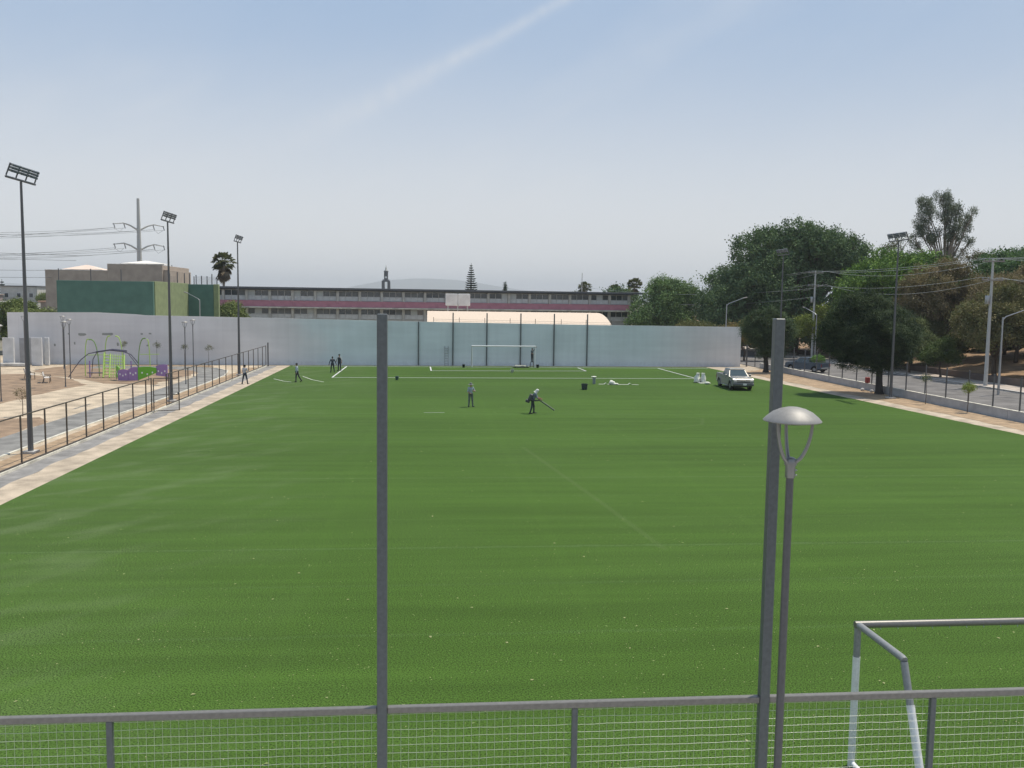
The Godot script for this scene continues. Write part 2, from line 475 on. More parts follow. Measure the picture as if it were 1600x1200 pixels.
func make_ground() -> void:
	slab("ground", rect(-11000, 11000, -11000, 200), -0.10, M.ground)
	slab("sandy_plaza", rect(-75, 39.8, -118, -9.5), -0.030, M.sand)
	slab("soil_bed", wavy(PackedVector2Array([Vector2(-52, -92), Vector2(-41.2, -90.5), Vector2(-38.9, -90.6), Vector2(-33.8, -86.7), Vector2(-29.6, -80.5), Vector2(-29.6, -76.6), Vector2(-30.0, -72), Vector2(-30.1, -66), Vector2(-52, -60)]), 0.9, 1.0, 3), -0.025, M.soil)
	slab("soil_bed", wavy(PackedVector2Array([Vector2(-40.0, -95.4), Vector2(-39, -103.4), Vector2(-24, -103.6), Vector2(-23.4, -90), Vector2(-24, -80.8), Vector2(-27.5, -80.6), Vector2(-31.6, -85.4), Vector2(-36.6, -89.3)]), 0.9, 1.0, 4), -0.025, M.soil)
	slab("soil_bed", wavy(PackedVector2Array([Vector2(-34, -58), Vector2(-26.4, -57.8), Vector2(-24.4, -58.4), Vector2(-23.1, -56.6), Vector2(-22.95, -53.8), Vector2(-22.95, -42), Vector2(-34, -44)]), 0.4, 1.0, 5), -0.024, M.soil)
	var tin := [Vector2(-20.2, -18), Vector2(-20.25, -44), Vector2(-20.3, -52), Vector2(-20.1, -60), Vector2(-19.9, -70), Vector2(-19.8, -82), Vector2(-20.0, -90), Vector2(-20.9, -95.5), Vector2(-22.8, -99.0), Vector2(-26, -100.6), Vector2(-36, -101)]
	var tout := [Vector2(-22.8, -18), Vector2(-22.85, -44), Vector2(-22.9, -54), Vector2(-22.8, -62), Vector2(-22.4, -70), Vector2(-22.3, -82), Vector2(-22.5, -89), Vector2(-23.2, -93), Vector2(-24.5, -96.0), Vector2(-27, -97.6), Vector2(-36, -98.2)]
	slab("running_track", strip(tin, tout), -0.018, M.track)
	var b := MB.new()
	for k in tin.size() - 1:
		b.box(Vector3((tin[k].x + tin[k + 1].x) * 0.5 + 0.07, -0.0, (tin[k].y + tin[k + 1].y) * 0.5), Vector3(0.13, 0.09, tin[k].distance_to(tin[k + 1])), Basis(Vector3.UP, atan2(tin[k + 1].x - tin[k].x, tin[k + 1].y - tin[k].y)))
	struct("track_kerb", b, M.kerb)
	slab("dry_verge", wavy(rect(-19.75, -18.3, -100.5, -20), 0.12, 0.8, 6), -0.020, M.dry)
	slab("footpath", rect(-18.05, -16.95, -103.2, -12), -0.014, M.walk)
	b = MB.new()
	b.cbox(Vector3(-18.13, 0.03, -57.5), Vector3(0.16, 0.16, 91), 0.015)
	struct("path_kerb", b, M.kerb)
	slab("sand_margin", wavy(rect(-17.0, -15.4, -103.2, -12), 0.22, 0.7, 8), -0.008, M.pale_sand)
	slab("sand_margin", wavy(PackedVector2Array([Vector2(33.0, -105.5), Vector2(35.4, -64), Vector2(36.4, -40), Vector2(37.4, -40), Vector2(37.0, -60), Vector2(36.1, -80), Vector2(35.0, -98), Vector2(39.4, -104.5), Vector2(39.4, -106.8)]), 0.35, 0.8, 12), -0.020, M.pale_sand)
	slab("dirt_verge", wavy(PackedVector2Array([Vector2(35.2, -98), Vector2(36.2, -80), Vector2(37.2, -60), Vector2(37.6, -30), Vector2(39.7, -30), Vector2(39.7, -103)]), 0.4, 0.8, 14), -0.016, M.dry)
	# the pitch
	var tm := turf_material()
	b = MB.new()
	var p := [Vector2(-15.65, -103.9), Vector2(33.35, -105.2), Vector2(34.2, -84), Vector2(35.4, -62), Vector2(36.0, -50), Vector2(36.2, -9.85), Vector2(-15.55, -9.85)]
	b.use_uv = true
	var poly := PackedVector2Array(p)
	b.sheet(poly, 0.0)
	for i in b.v.size():
		b.uv[i] = Vector2((b.v[i].x + 16.0) / 52.0, 1.0 - (-b.v[i].z - 9.5) / 96.0)
	var pitch := struct("football_pitch", b, tm)
	b = MB.new()
	for i in p.size():
		var q: Vector2 = p[(i + 1) % p.size()]
		var d: Vector2 = (q - p[i]).normalized()
		b.quad(Vector3(p[i].x, 0, p[i].y), Vector3(q.x, 0, q.y), Vector3(q.x, -0.06, q.y), Vector3(p[i].x, -0.06, p[i].y), Vector3(-d.y, 0, d.x))
	part(pitch, "turf_edge", b, mat(L(0.05, 0.09, 0.03), 0.95))
	# near end: the raised spectators' terrace
	b = MB.new()
	b.cbox(Vector3(8, 0.5, -4.0), Vector3(60, 1.2, 11.6), 0.02)
	struct("spectator_terrace", b, M.concrete)
	# painted lines
	var y := 0.006
	var lines := [
		["goal_line", Vector2(-15.3, -102.9), Vector2(33.0, -103.3), 0.12],
		["penalty_line", Vector2(-9.4, -88.3), Vector2(27.35, -89.2), 0.12],
		["penalty_line", Vector2(-9.35, -88.3), Vector2(-9.25, -102.9), 0.14],
		["penalty_line", Vector2(27.3, -89.2), Vector2(26.85, -103.2), 0.14],
		["goal_area_line", Vector2(0.3, -97.3), Vector2(17.5, -98.2), 0.12],
		["goal_area_line", Vector2(0.3, -97.3), Vector2(0.2, -103.0), 0.14],
		["goal_area_line", Vector2(17.45, -98.2), Vector2(17.3, -103.1), 0.14]]
	for l in lines:
		var d: Vector2 = l[2] - l[1]
		b = MB.new()
		b.cbox(Vector3((l[1].x + l[2].x) * 0.5, y, (l[1].y + l[2].y) * 0.5), Vector3(l[3], 0.016, d.length()), 0.004, Basis(Vector3.UP, atan2(d.x, d.y)))
		put(pitch, l[0], b.mesh(), M.paint_line)
		y += 0.0022
	# street side
	slab("street", rect(40.25, 53.2, -420, -8), -0.055, M.asphalt)
	b = MB.new()
	b.cbox(Vector3(53.3, 0.02, -214), Vector3(0.22, 0.20, 412), 0.02)
	struct("street_kerb", b, M.concrete)
	slab("sidewalk", rect(53.41, 57.0, -420, -8), 0.085, M.pavement)
	# sloping bank behind the pavement
	b = MB.new()
	var nz := FastNoiseLite.new(); nz.seed = 4; nz.frequency = 0.05; nz.fractal_octaves = 4
	var hgt := func(x: float, z: float) -> float:
		return clampf((x - 57.3) / 26.0, 0.0, 1.0) * 3.4 + 0.45 * nz.get_noise_2d(x, z) * clampf((x - 57.3) / 4.0, 0, 1) + 0.25
	for i in 24:
		for j in 44:
			var x0 := 57.3 + i * 4.0
			var z0 := -20.0 - j * 6.0
			var a := Vector3(x0, hgt.call(x0, z0), z0)
			var c := Vector3(x0 + 4, hgt.call(x0 + 4, z0), z0)
			var d := Vector3(x0 + 4, hgt.call(x0 + 4, z0 - 6), z0 - 6)
			var e := Vector3(x0, hgt.call(x0, z0 - 6), z0 - 6)
			b.tri(a, c, d, (c - a).cross(a - e).normalized() * (1.0 if (c - a).cross(a - e).y > 0 else -1.0))
			b.tri(a, d, e, (d - e).cross(a - e).normalized() * (1.0 if (d - e).cross(a - e).y > 0 else -1.0))
	struct("earth_bank", b, M.bank)
	# far hill
	b = MB.new()
	var hz := FastNoiseLite.new(); hz.seed = 2; hz.frequency = 0.0012; hz.fractal_octaves = 4
	var hh := func(x: float, z: float) -> float:
		var k := (exp(-pow((x - 200.0) / 1250.0, 4.0)) * 130.0 + exp(-pow((x + 100.0) / 700.0, 2.0)) * 95.0) + exp(-pow((x + 4200.0) / 1400.0, 2.0)) * 120.0 + exp(-pow((x - 5000.0) / 1500.0, 2.0)) * 150.0
		return (k + 22.0 * hz.get_noise_2d(x, z) * clampf(k / 80.0, 0, 1)) * clampf(1.0 - absf(z + 9200.0) / 900.0, 0.0, 1.0) - 2.0
	for i in 90:
		for j in 12:
			var x0 := -6750.0 + i * 150.0
			var z0 := -8300.0 - j * 150.0
			var a := Vector3(x0, hh.call(x0, z0), z0)
			var c := Vector3(x0 + 150, hh.call(x0 + 150, z0), z0)
			var d := Vector3(x0 + 150, hh.call(x0 + 150, z0 - 150), z0 - 150)
			var e := Vector3(x0, hh.call(x0, z0 - 150), z0 - 150)
			var nn := (c - a).cross(a - e).normalized()
			b.quad(a, c, d, e, nn if nn.y > 0 else -nn)
	struct("distant_hill", b, M.hill)

# ---------------------------------------------------------------- fences, goals, lamps
func make_near_fence() -> void:
	var f := thing("ball_fence", "grey steel fence with tall posts and pale welded mesh below a top rail", "fence", Vector3(0, 1.1, -9.2))
	var tall := MB.new(); tall.cbox(Vector3(0, 3.22, 0), Vector3(0.105, 6.46, 0.105), 0.008)
	var tm := tall.mesh()
	var short := MB.new(); short.cbox(Vector3(0, 1.12, 0), Vector3(0.062, 2.24, 0.062), 0.005)
	var sm := short.mesh()
	var plate := MB.new(); plate.cbox(Vector3(0, 0.006, 0), Vector3(0.25, 0.012, 0.25), 0.003)
	var pm := plate.mesh()
	var xs_tall := [-4.72, -0.47, 3.69, 7.85]
	var xs_short := [-7.2, -3.25, 1.59, 5.65, 9.9]
	for x in xs_tall:
		var p := put(f, "tall_post", tm, M.post_grey, Transform3D(Basis(), Vector3(x, 0, 0)))
		put(p, "base_plate", pm, M.post_grey)
	for x in xs_short: put(f, "short_post", sm, M.post_grey, Transform3D(Basis(), Vector3(x, 0, 0)))
	var edges := [-9.0, -4.72, -0.47, 3.69, 7.85, 12.0]
	for i in edges.size() - 1:
		var x0: float = edges[i] + 0.054
		var x1: float = edges[i + 1] - 0.054
		var r := MB.new(); r.cbox(Vector3((x0 + x1) * 0.5, 2.275, 0), Vector3(x1 - x0, 0.07, 0.07), 0.006)
		part(f, "top_rail", r, M.rail_grey)
	# welded mesh, one panel between each two posts
	var all: Array = xs_tall + xs_short + [-9.0, 12.0]
	all.sort()
	rng.seed = 5
	for i in all.size() - 1:
		var x0: float = all[i] + 0.03
		var x1: float = all[i + 1] - 0.03
		var w := MB.new()
		var k := int(round((x1 - x0) / 0.082))
		for j in range(1, k):
			var x := x0 + (x1 - x0) * j / k
			w.tube([Vector3(x, 0.05, 0.002), Vector3(x + rng.randf_range(-0.006, 0.006), 1.2, 0.004), Vector3(x, 2.245, 0.002)], 0.0013, 4, false)
		for row in 26:
			var y := 0.08 + row * 0.0855
			if y > 2.24: break
			var pts := []
			var m := maxi(6, int((x1 - x0) / 0.164))
			for q in m + 1:
				pts.append(Vector3(x0 + (x1 - x0) * q / m, y + rng.randf_range(-0.0045, 0.0045), -0.003 + rng.randf_range(-0.002, 0.003)))
			w.tube(pts, 0.0020, 4, false)
		var o := part(f, "wire_mesh", w, M.wire)
		o.set_meta("kind", "stuff")

func make_lamp(sides: int) -> Node3D:
	var t := thing("path_lamp", "grey path lamp with domed cap on curved arms standing before the tall steel post", "lamp post", Vector3.ZERO, 0.0, "domed path lamps")
	var b := MB.new()
	b.lathe([Vector2(0.11, 0.0), Vector2(0.11, 0.015), Vector2(0.055, 0.03), Vector2(0.043, 0.3), Vector2(0.038, 4.86), Vector2(0.0, 4.86)], sides)
	part(t, "pole", b, M.pole_dark)
	b = MB.new()
	b.lathe([Vector2(0.0, 4.84), Vector2(0.050, 4.84), Vector2(0.050, 4.96), Vector2(0.062, 4.97), Vector2(0.062, 5.03), Vector2(0.03, 5.05), Vector2(0.0, 5.05)], sides)
	var col := part(t, "collar", b, M.lamp_arm)
	for k in 2:
		b = MB.new()
		b.tube([Vector3(0.045, 4.92 - k * 0.05, 0.02), Vector3(0.062, 4.92 - k * 0.05, 0.028)], 0.008, 6)
		part(col, "bolt", b, M.galv)
	for k in 3:
		var a := 0.62 + TAU * k / 3.0
		var pts := []
		var rad := []
		for i in 10:
			var u := i / 9.0
			var r := 0.045 + 0.155 * pow(sin(u * PI * 0.5), 0.62)
			pts.append(Vector3(cos(a) * r, 5.0 + 0.42 * u, sin(a) * r))
			rad.append(0.021 - 0.005 * u)
		b = MB.new(); b.tube(pts, rad, 6)
		part(t, "arm", b, M.lamp_arm)
	b = MB.new()
	b.lathe([Vector2(0.0, 5.405), Vector2(0.2, 5.405), Vector2(0.285, 5.42), Vector2(0.29, 5.428), Vector2(0.26, 5.462), Vector2(0.2, 5.512), Vector2(0.13, 5.546), Vector2(0.06, 5.564), Vector2(0.0, 5.568)], maxi(sides, 14) * 2)
	var cap := part(t, "cap", b, M.lamp_cap)
	b = MB.new()
	b.lathe([Vector2(0.0, 5.395), Vector2(0.14, 5.395), Vector2(0.15, 5.404)], sides)
	part(cap, "lens", b, M.glass)
	return t

func make_near_goal() -> void:
	var g := thing("football_goal", "large goal frame half grey primer half white tape beside the mesh fence", "goal", Vector3(7.1, 0, -13.8))
	var two := func(p0: Vector3, p1: Vector3, cut: float, nm: String) -> void:
		# upper piece in primer, lower piece wrapped white, butted end to end
		var m := p0.lerp(p1, cut)
		var a := MB.new(); a.tube([p0, m], 0.056, 14)
		var o := part(g, nm, a, M.primer)
		var c := MB.new(); c.tube([m, p1], 0.0605, 14)
		part(o, "white_wrap", c, M.white_paint)
	for x in [0.0, 7.32]:
		two.call(Vector3(x, 2.40, 0), Vector3(x, 0.0, 0), 0.21, "post")
		two.call(Vector3(x, 2.40, 1.45), Vector3(x, 0.06, 2.42), 0.24, "back_post")
		var b := MB.new(); b.tube([Vector3(x, 2.44, 0.045), Vector3(x, 2.44, 1.40), Vector3(x, 2.425, 1.455)], 0.056, 14)
		part(g, "side_bar", b, M.primer)
		b = MB.new(); b.tube([Vector3(x, 0.06, 0.06), Vector3(x, 0.06, 2.36)], 0.045, 12)
		part(g, "ground_bar", b, M.white_paint)
	var b := MB.new(); b.tube([Vector3(-0.056, 2.44, 0), Vector3(7.376, 2.44, 0)], 0.059, 16)
	var cb := part(g, "crossbar", b, M.rail_grey)
	var h := MB.new(); h.tube([Vector3(0, 0.0, 0), Vector3(0, -0.018, 0.022), Vector3(0, -0.03, 0.012)], 0.006, 5)
	var hm := h.mesh()
	for k in 23: put(cb, "net_hook", hm, M.galv, Transform3D(Basis(), Vector3(0.36 + k * 0.30, 2.40, 0.045)))
	b = MB.new(); b.tube([Vector3(0.05, 0.06, 2.42), Vector3(7.27, 0.06, 2.42)], 0.045, 12)
	part(g, "ground_bar", b, M.white_paint)

func make_far_goal() -> void:
	var g := thing("football_goal", "white painted goal frame standing in front of the long boundary wall", "goal", Vector3(5.0, 0, -103.05))
	for x in [0.0, 7.32]:
		var b := MB.new(); b.tube([Vector3(x, 0, 0), Vector3(x, 2.385, 0)], 0.06, 10)
		part(g, "post", b, M.white_paint)
		b = MB.new(); b.tube([Vector3(x, 2.43, -0.06), Vector3(x, 2.40, -1.2), Vector3(x, 0.03, -1.9)], 0.03, 8)
		part(g, "back_stay", b, M.galv)
	var b := MB.new(); b.tube([Vector3(-0.07, 2.445, 0), Vector3(7.39, 2.445, 0)], 0.075, 12)
	part(g, "crossbar", b, M.white_paint)

func make_floodlights() -> void:
	var t := thing("floodlight_mast", "x", "floodlight", Vector3.ZERO, 0.0, "tall floodlight masts round the pitch")
	var b := MB.new()
	b.lathe([Vector2(0.22, 0.0), Vector2(0.22, 0.03), Vector2(0.13, 0.04), Vector2(0.125, 0.5), Vector2(0.055, 13.0), Vector2(0.0, 13.02)], 14)
	var pole := part(t, "pole", b, M.pole_dark)
	b = MB.new(); b.box(Vector3(0, 0.05, 0), Vector3(0.6, 0.1, 0.6))
	part(pole, "footing", b, M.concrete)
	# the lamp bank faces local +x and is 3 m long along z
	b = MB.new(); b.cbox(Vector3(0, 13.06, 0), Vector3(0.09, 0.09, 3.1), 0.01)
	part(t, "bracket_beam", b, M.pole_dark)
	var up := MB.new(); up.cbox(Vector3(0, 0.29, 0), Vector3(0.055, 0.6, 0.055), 0.008)
	var um := up.mesh()
	var lean := Basis(Vector3.BACK, -0.36)
	for k in 4: put(t, "upright", um, M.pole_dark, Transform3D(lean, Vector3(0.0, 13.13, -1.5 + k * 1.0)))
	var bar := MB.new(); bar.cbox(Vector3.ZERO, Vector3(0.09, 0.095, 0.88), 0.012)
	var lens := MB.new(); lens.box(Vector3(0.055, -0.012, 0), Vector3(0.012, 0.085, 0.82))
	var fin := MB.new()
	for q in 9: fin.box(Vector3(-0.075, 0, -0.4 + q * 0.1), Vector3(0.06, 0.11, 0.012))
	var bm := bar.mesh(); var lm := lens.mesh(); var fm := fin.mesh()
	for k in 3:
		for row in 3:
			var y := 0.24 + row * 0.135
			var o := put(t, "lamp_module", bm, M.galv, Transform3D(lean, Vector3(0.05, 13.13, -1.0 + k * 1.0) + lean * Vector3(0, y, 0)))
			put(o, "lens", lm, M.glass)
			put(o, "cooling_fins", fm, M.pole_dark)
	var spots := [
		[Vector3(-19.3, 0, -45.2), 0.0, "tall floodlight mast by the dry verge, its lamp bank above the power cables"],
		[Vector3(-18.8, 0, -67.5), 0.0, "tall floodlight mast beside the open fence gate"],
		[Vector3(-18.65, 0, -90.6), 0.0, "floodlight mast near the corner where fence meets white wall"],
		[Vector3(38.55, 0, -71.4), PI, "tall floodlight mast in the dirt verge beside the thick dark tree"],
		[Vector3(38.5, 0, -95.5), PI, "floodlight mast half hidden behind the tall square fence post"]]
	for i in spots.size():
		if i == 0:
			t.position = spots[0][0]; t.set_meta("label", spots[0][2])
		else:
			copy(t, spots[i][0], spots[i][1], spots[i][2])

func make_left_fence() -> void:
	var f := thing("path_fence", "long brown steel fence of thin posts and top rail along the footpath", "fence")
	var pm := MB.new(); pm.cbox(Vector3(0, 1.14, 0), Vector3(0.065, 2.28, 0.065), 0.006)
	var m := pm.mesh()
	var zs := []
	var z := -16.0
	while z > -101.0:
		if absf(z + 62.2) > 1.2: zs.append(z)
		z -= 2.55
	zs.append(-60.5); zs.append(-63.9); zs.append(-102.2)
	zs.sort()
	for q in zs: put(f, "post", m, M.fence_brown, Transform3D(Basis(), Vector3(-18.12, 0.05, q)))
	for seg in [[-16.0, -60.47], [-63.93, -102.2]]:
		for y in [2.30, 0.16]:
			var b := MB.new(); b.cbox(Vector3(-18.12, y, (seg[0] + seg[1]) * 0.5), Vector3(0.055, 0.055, seg[0] - seg[1]), 0.005)
			part(f, "top_rail" if y > 1 else "bottom_rail", b, M.fence_brown)
	var ep := MB.new(); ep.cbox(Vector3(-17.95, 1.3, -102.6), Vector3(0.13, 2.7, 0.13), 0.01)
	part(f, "end_post", ep, M.pole_dark)
	# the gate stands open across the footpath
	var g := thing("fence_gate", "open brown steel gate leaf swung across the grey footpath", "gate", Vector3(-18.05, 0.06, -60.62), 0.42)
	for x in [0.03, 1.62]:
		var b := MB.new(); b.cbox(Vector3(x, 1.14, 0), Vector3(0.06, 2.2, 0.06), 0.006)
		part(g, "stile", b, M.fence_brown)
	for y in [0.07, 1.12, 2.21]:
		var b := MB.new(); b.cbox(Vector3(0.825, y, 0), Vector3(1.53, 0.05, 0.05), 0.005)
		part(g, "rail", b, M.fence_brown)
	var b := MB.new(); b.cbox(Vector3(1.56, 1.2, 0.05), Vector3(0.1, 0.16, 0.05), 0.01)
	part(g, "lock", b, M.pole_dark)

func make_right_fence() -> void:
	var w := thing("kerb_wall", "low grey concrete wall between dirt verge and street", "wall")
	var b := MB.new()
	var nseg := 16
	for k in nseg:
		var z0 := -30.0 - 75.0 * k / nseg
		var z1 := -30.0 - 75.0 * (k + 1) / nseg
		var s := MB.new()
		s.cbox(Vector3(40.02, 0.30, (z0 + z1) * 0.5), Vector3(0.22, 0.78 - 0.012 * k, absf(z1 - z0) - 0.02), 0.012)
		part(w, "wall_segment", s, M.grey_wall)
		s = MB.new()
		s.cbox(Vector3(40.02, 0.695 - 0.006 * k, (z0 + z1) * 0.5), Vector3(0.26, 0.02, absf(z1 - z0) - 0.015), 0.006)
		part(w, "coping", s, M.kerb)
	var f := thing("street_fence", "dark steel fence of slim posts on top of the low street wall", "fence")
	var pm := MB.new(); pm.cbox(Vector3(0, 1.18, 0), Vector3(0.085, 2.36, 0.085), 0.008)
	var m := pm.mesh()
	for k in 28:
		var z := -33.6 - 2.93 * k
		if z < -110: break
		put(f, "post", m, M.pole_dark, Transform3D(Basis(), Vector3(40.02, 0.62 if z > -104.8 else 0.0, z)))
	for y in [1.95]:
		b = MB.new(); b.cbox(Vector3(40.02, y, -73), Vector3(0.04, 0.04, 79), 0.004)
		part(f, "rail", b, M.fence_brown)
	b = MB.new(); b.cbox(Vector3(39.15, 1.3, -107.4), Vector3(0.16, 2.7, 0.16), 0.01)
	part(f, "end_post", b, M.pole_dark)

func make_wall() -> void:
	var w := thing("boundary_wall", "long high white plastered wall closing the far end of the pitch", "wall")
	var top := [[-46.4, 5.67], [-37.2, 5.77], [-33.0, 5.60], [-31.9, 5.50], [-17.7, 5.34], [0.0, 5.09], [19.1, 4.92], [38.2, 4.85]]
	var zz := func(x: float) -> float: return -104.0 - (x + 46.5) / 84.9 * 3.0
	var b := MB.new()
	var iw := 2048
	var ih := 160
	var im := Image.create(iw, ih, false, Image.FORMAT_RGB8)
	var na := FastNoiseLite.new(); na.seed = 3; na.frequency = 0.09; na.fractal_octaves = 5
	var nb := FastNoiseLite.new(); nb.seed = 13; nb.frequency = 0.5; nb.fractal_octaves = 3
	for y in ih:
		var h := 6.0 * (1.0 - (y + 0.5) / ih)
		for x in iw:
			var m := -46.5 + (x + 0.5) * 85.0 / iw
			var blue := smoothstep(-17.0, -10.0, m + na.get_noise_2d(m * 2.0, h * 2.0) * 4.0) * (1.0 - smoothstep(25.0, 33.0, m))
			var c := Color(0.665, 0.655, 0.66).lerp(Color(0.605, 0.665, 0.675), blue)
			var g := 1.0 + 0.14 * na.get_noise_2d(m, h * 2.2) + 0.05 * nb.get_noise_2d(m * 2.2, h * 0.12) + 0.05 * nb.get_noise_2d(m * 0.15, h * 2.6)
			# splash dirt with a ragged edge along the foot of the wall
			if h < 0.38 + 0.5 * nb.get_noise_2d(m * 5.0, 50.0 + h * 3.0): g *= 0.93
			# joints between days of plastering
			if absf(fmod(m + 100.0, 7.3) - 3.65) < 0.02: g *= 0.93
			c *= g
			im.set_pixel(x, y, c.linear_to_srgb())
	var wm := StandardMaterial3D.new()
	wm.albedo_texture = ImageTexture.create_from_image(im)
	wm.roughness = 0.9
	for i in top.size() - 1:
		var x0: float = top[i][0]; var x1: float = top[i + 1][0]
		var h0: float = top[i][1]; var h1: float = top[i + 1][1]
		var z0: float = zz.call(x0); var z1: float = zz.call(x1)
		var nr := Vector3(z0 - z1, 0, x1 - x0).normalized()
		nr = Vector3(-(z1 - z0), 0, (x1 - x0)).normalized()
		var bk := nr * -0.25
		var uvf := func(x: float, h: float) -> Vector2: return Vector2((x + 46.5) / 85.0, 1.0 - h / 6.0)
		var a := Vector3(x0, -0.1, z0); var c := Vector3(x1, -0.1, z1); var d := Vector3(x1, h1, z1); var e := Vector3(x0, h0, z0)
		b.quv(a, c, d, e, nr, uvf.call(x0, 0), uvf.call(x1, 0), uvf.call(x1, h1), uvf.call(x0, h0))
		b.quv(a + bk, c + bk, d + bk, e + bk, -nr, uvf.call(x0, 0), uvf.call(x1, 0), uvf.call(x1, h1), uvf.call(x0, h0))
		b.quv(e, d, d + bk, e + bk, Vector3(h0 - h1, x1 - x0, 0).normalized(), uvf.call(x0, h0), uvf.call(x1, h1), uvf.call(x1, h1), uvf.call(x0, h0))
		if i == 0: b.quv(a, e, e + bk, a + bk, Vector3.LEFT, uvf.call(x0, 0), uvf.call(x0, h0), uvf.call(x0, h0), uvf.call(x0, 0))
		if i == top.size() - 2: b.quv(c, d, d + bk, c + bk, Vector3.RIGHT, uvf.call(x1, 0), uvf.call(x1, h1), uvf.call(x1, h1), uvf.call(x1, 0))
	part(w, "plaster_face", b, wm)
	# patches of filler and taken-down fixings on the plaster
	rng.seed = 41
	for s in [[-38.6, 3.3, 0.9, 0.32], [-35.9, 3.35, 1.3, 0.3], [-32.2, 3.4, 0.25, 0.22], [-31.3, 3.45, 0.3, 0.2], [-40.0, 3.35, 0.2, 0.2], [-39.4, 2.3, 0.16, 0.3], [-41.5, 2.1, 0.2, 0.3], [-33.9, 2.35, 0.3, 0.26], [-31.6, 2.1, 0.26, 0.2], [-30.6, 2.15, 0.4, 0.16], [-34.8, 2.2, 0.24, 0.4], [-40.6, 2.7, 0.12, 0.5]]:
		var poly := PackedVector2Array()
		for k in 14:
			var a := TAU * k / 14
			poly.append(Vector2(signf(cos(a)) * pow(absf(cos(a)), 0.5) * s[2] * 0.5, signf(sin(a)) * pow(absf(sin(a)), 0.5) * s[3] * 0.5) * rng.randf_range(0.8, 1.1))
		b = MB.new()
		b.prism(poly, Transform3D(Basis(Vector3.UP, 0.0353), Vector3(s[0], s[1], zz.call(s[0]) + 0.006)), 0.008)
		part(w, "filler_patch", b, M.pale_mark)
	# tall net posts standing against the wall
	var k := 0
	for x in [-1.18, 2.85, 6.85, 10.88, 14.9, 18.93]:
		var hgt := 5.1 if k == 0 else 6.2
		b = MB.new(); b.cbox(Vector3(0, hgt * 0.5, 0), Vector3(0.14, hgt, 0.14), 0.012)
		var lab: String = ["shortest dark steel net post, ending at the wall top", "tall dark net post beside the leaning ladder", "tall dark net post seen through the goal near its ladder end", "tall dark net post seen through the goal near the step ladder", "tall dark net post just clear of the goal by the step ladder", "tall dark net post farthest from the leaning ladder"][k]
		single("net_post", lab, "post", b, M.post_grey, "net posts along the far wall", Transform3D(Basis(), Vector3(x, 0, zz.call(x) + 0.12)))
		k += 1
	# thin fence posts just behind the wall top
	var f := thing("school_yard_fence", "thin wire fence with slim posts showing above the far wall", "fence")
	for x in [0.6, 3.7, 6.8, 9.9, 13.0, 16.2, 19.3, 22.4]:
		b = MB.new(); b.cbox(Vector3(x, 2.75, -109.2), Vector3(0.06, 5.7 - x * 0.012, 0.06), 0.006)
		part(f, "post", b, M.fence_brown)
	for y in [5.1, 5.3]:
		b = MB.new(); b.tube([Vector3(0.6, y + 0.05, -109.2), Vector3(22.4, y - 0.18, -109.2)], 0.012, 4)
		part(f, "wire", b, M.fence_brown)
	# low white entrance walls in the corner of the plaza
	var e := thing("entrance_wall", "low cream wall with recessed grey bay below the tall white wall", "wall")
	for q in [[-45.7, -44.55, -101.2, 3.0, M.white_wall, "pier"], [-44.55, -42.75, -102.6, 2.95, M.grey_wall, "recessed_panel"], [-42.75, -41.65, -101.2, 3.02, M.white_wall, "pier"], [-41.65, -41.2, -101.9, 3.02, M.school_panel, "return_wall"]]:
		b = MB.new(); b.cbox(Vector3((q[0] + q[1]) * 0.5, q[3] * 0.5, q[2]), Vector3(q[1] - q[0] - 0.004, q[3], 0.25), 0.015)
		part(e, q[5], b, q[4])
	b = MB.new(); b.cbox(Vector3(-44.6, 0.16, -100.4), Vector3(3.6, 0.3, 1.1), 0.03)
	part(e, "step", b, M.concrete)
	# ladder leaning on the wall
	var l := thing("ladder", "grey aluminium ladder leaning against the far wall", "ladder", Vector3(2.1, 0, zz.call(2.1) + 0.55))
	var lean := Basis(Vector3.RIGHT, -0.2)
	for x in [-0.2, 0.2]:
		b = MB.new(); b.cbox(lean * Vector3(x, 1.15, 0), Vector3(0.05, 2.3, 0.07), 0.006, lean)
		part(l, "stile", b, M.lamp_arm)
	for i in 7:
		b = MB.new(); b.tube([lean * Vector3(-0.2, 0.25 + i * 0.3, 0), lean * Vector3(0.2, 0.25 + i * 0.3, 0)], 0.018, 6)
		part(l, "rung", b, M.lamp_arm)

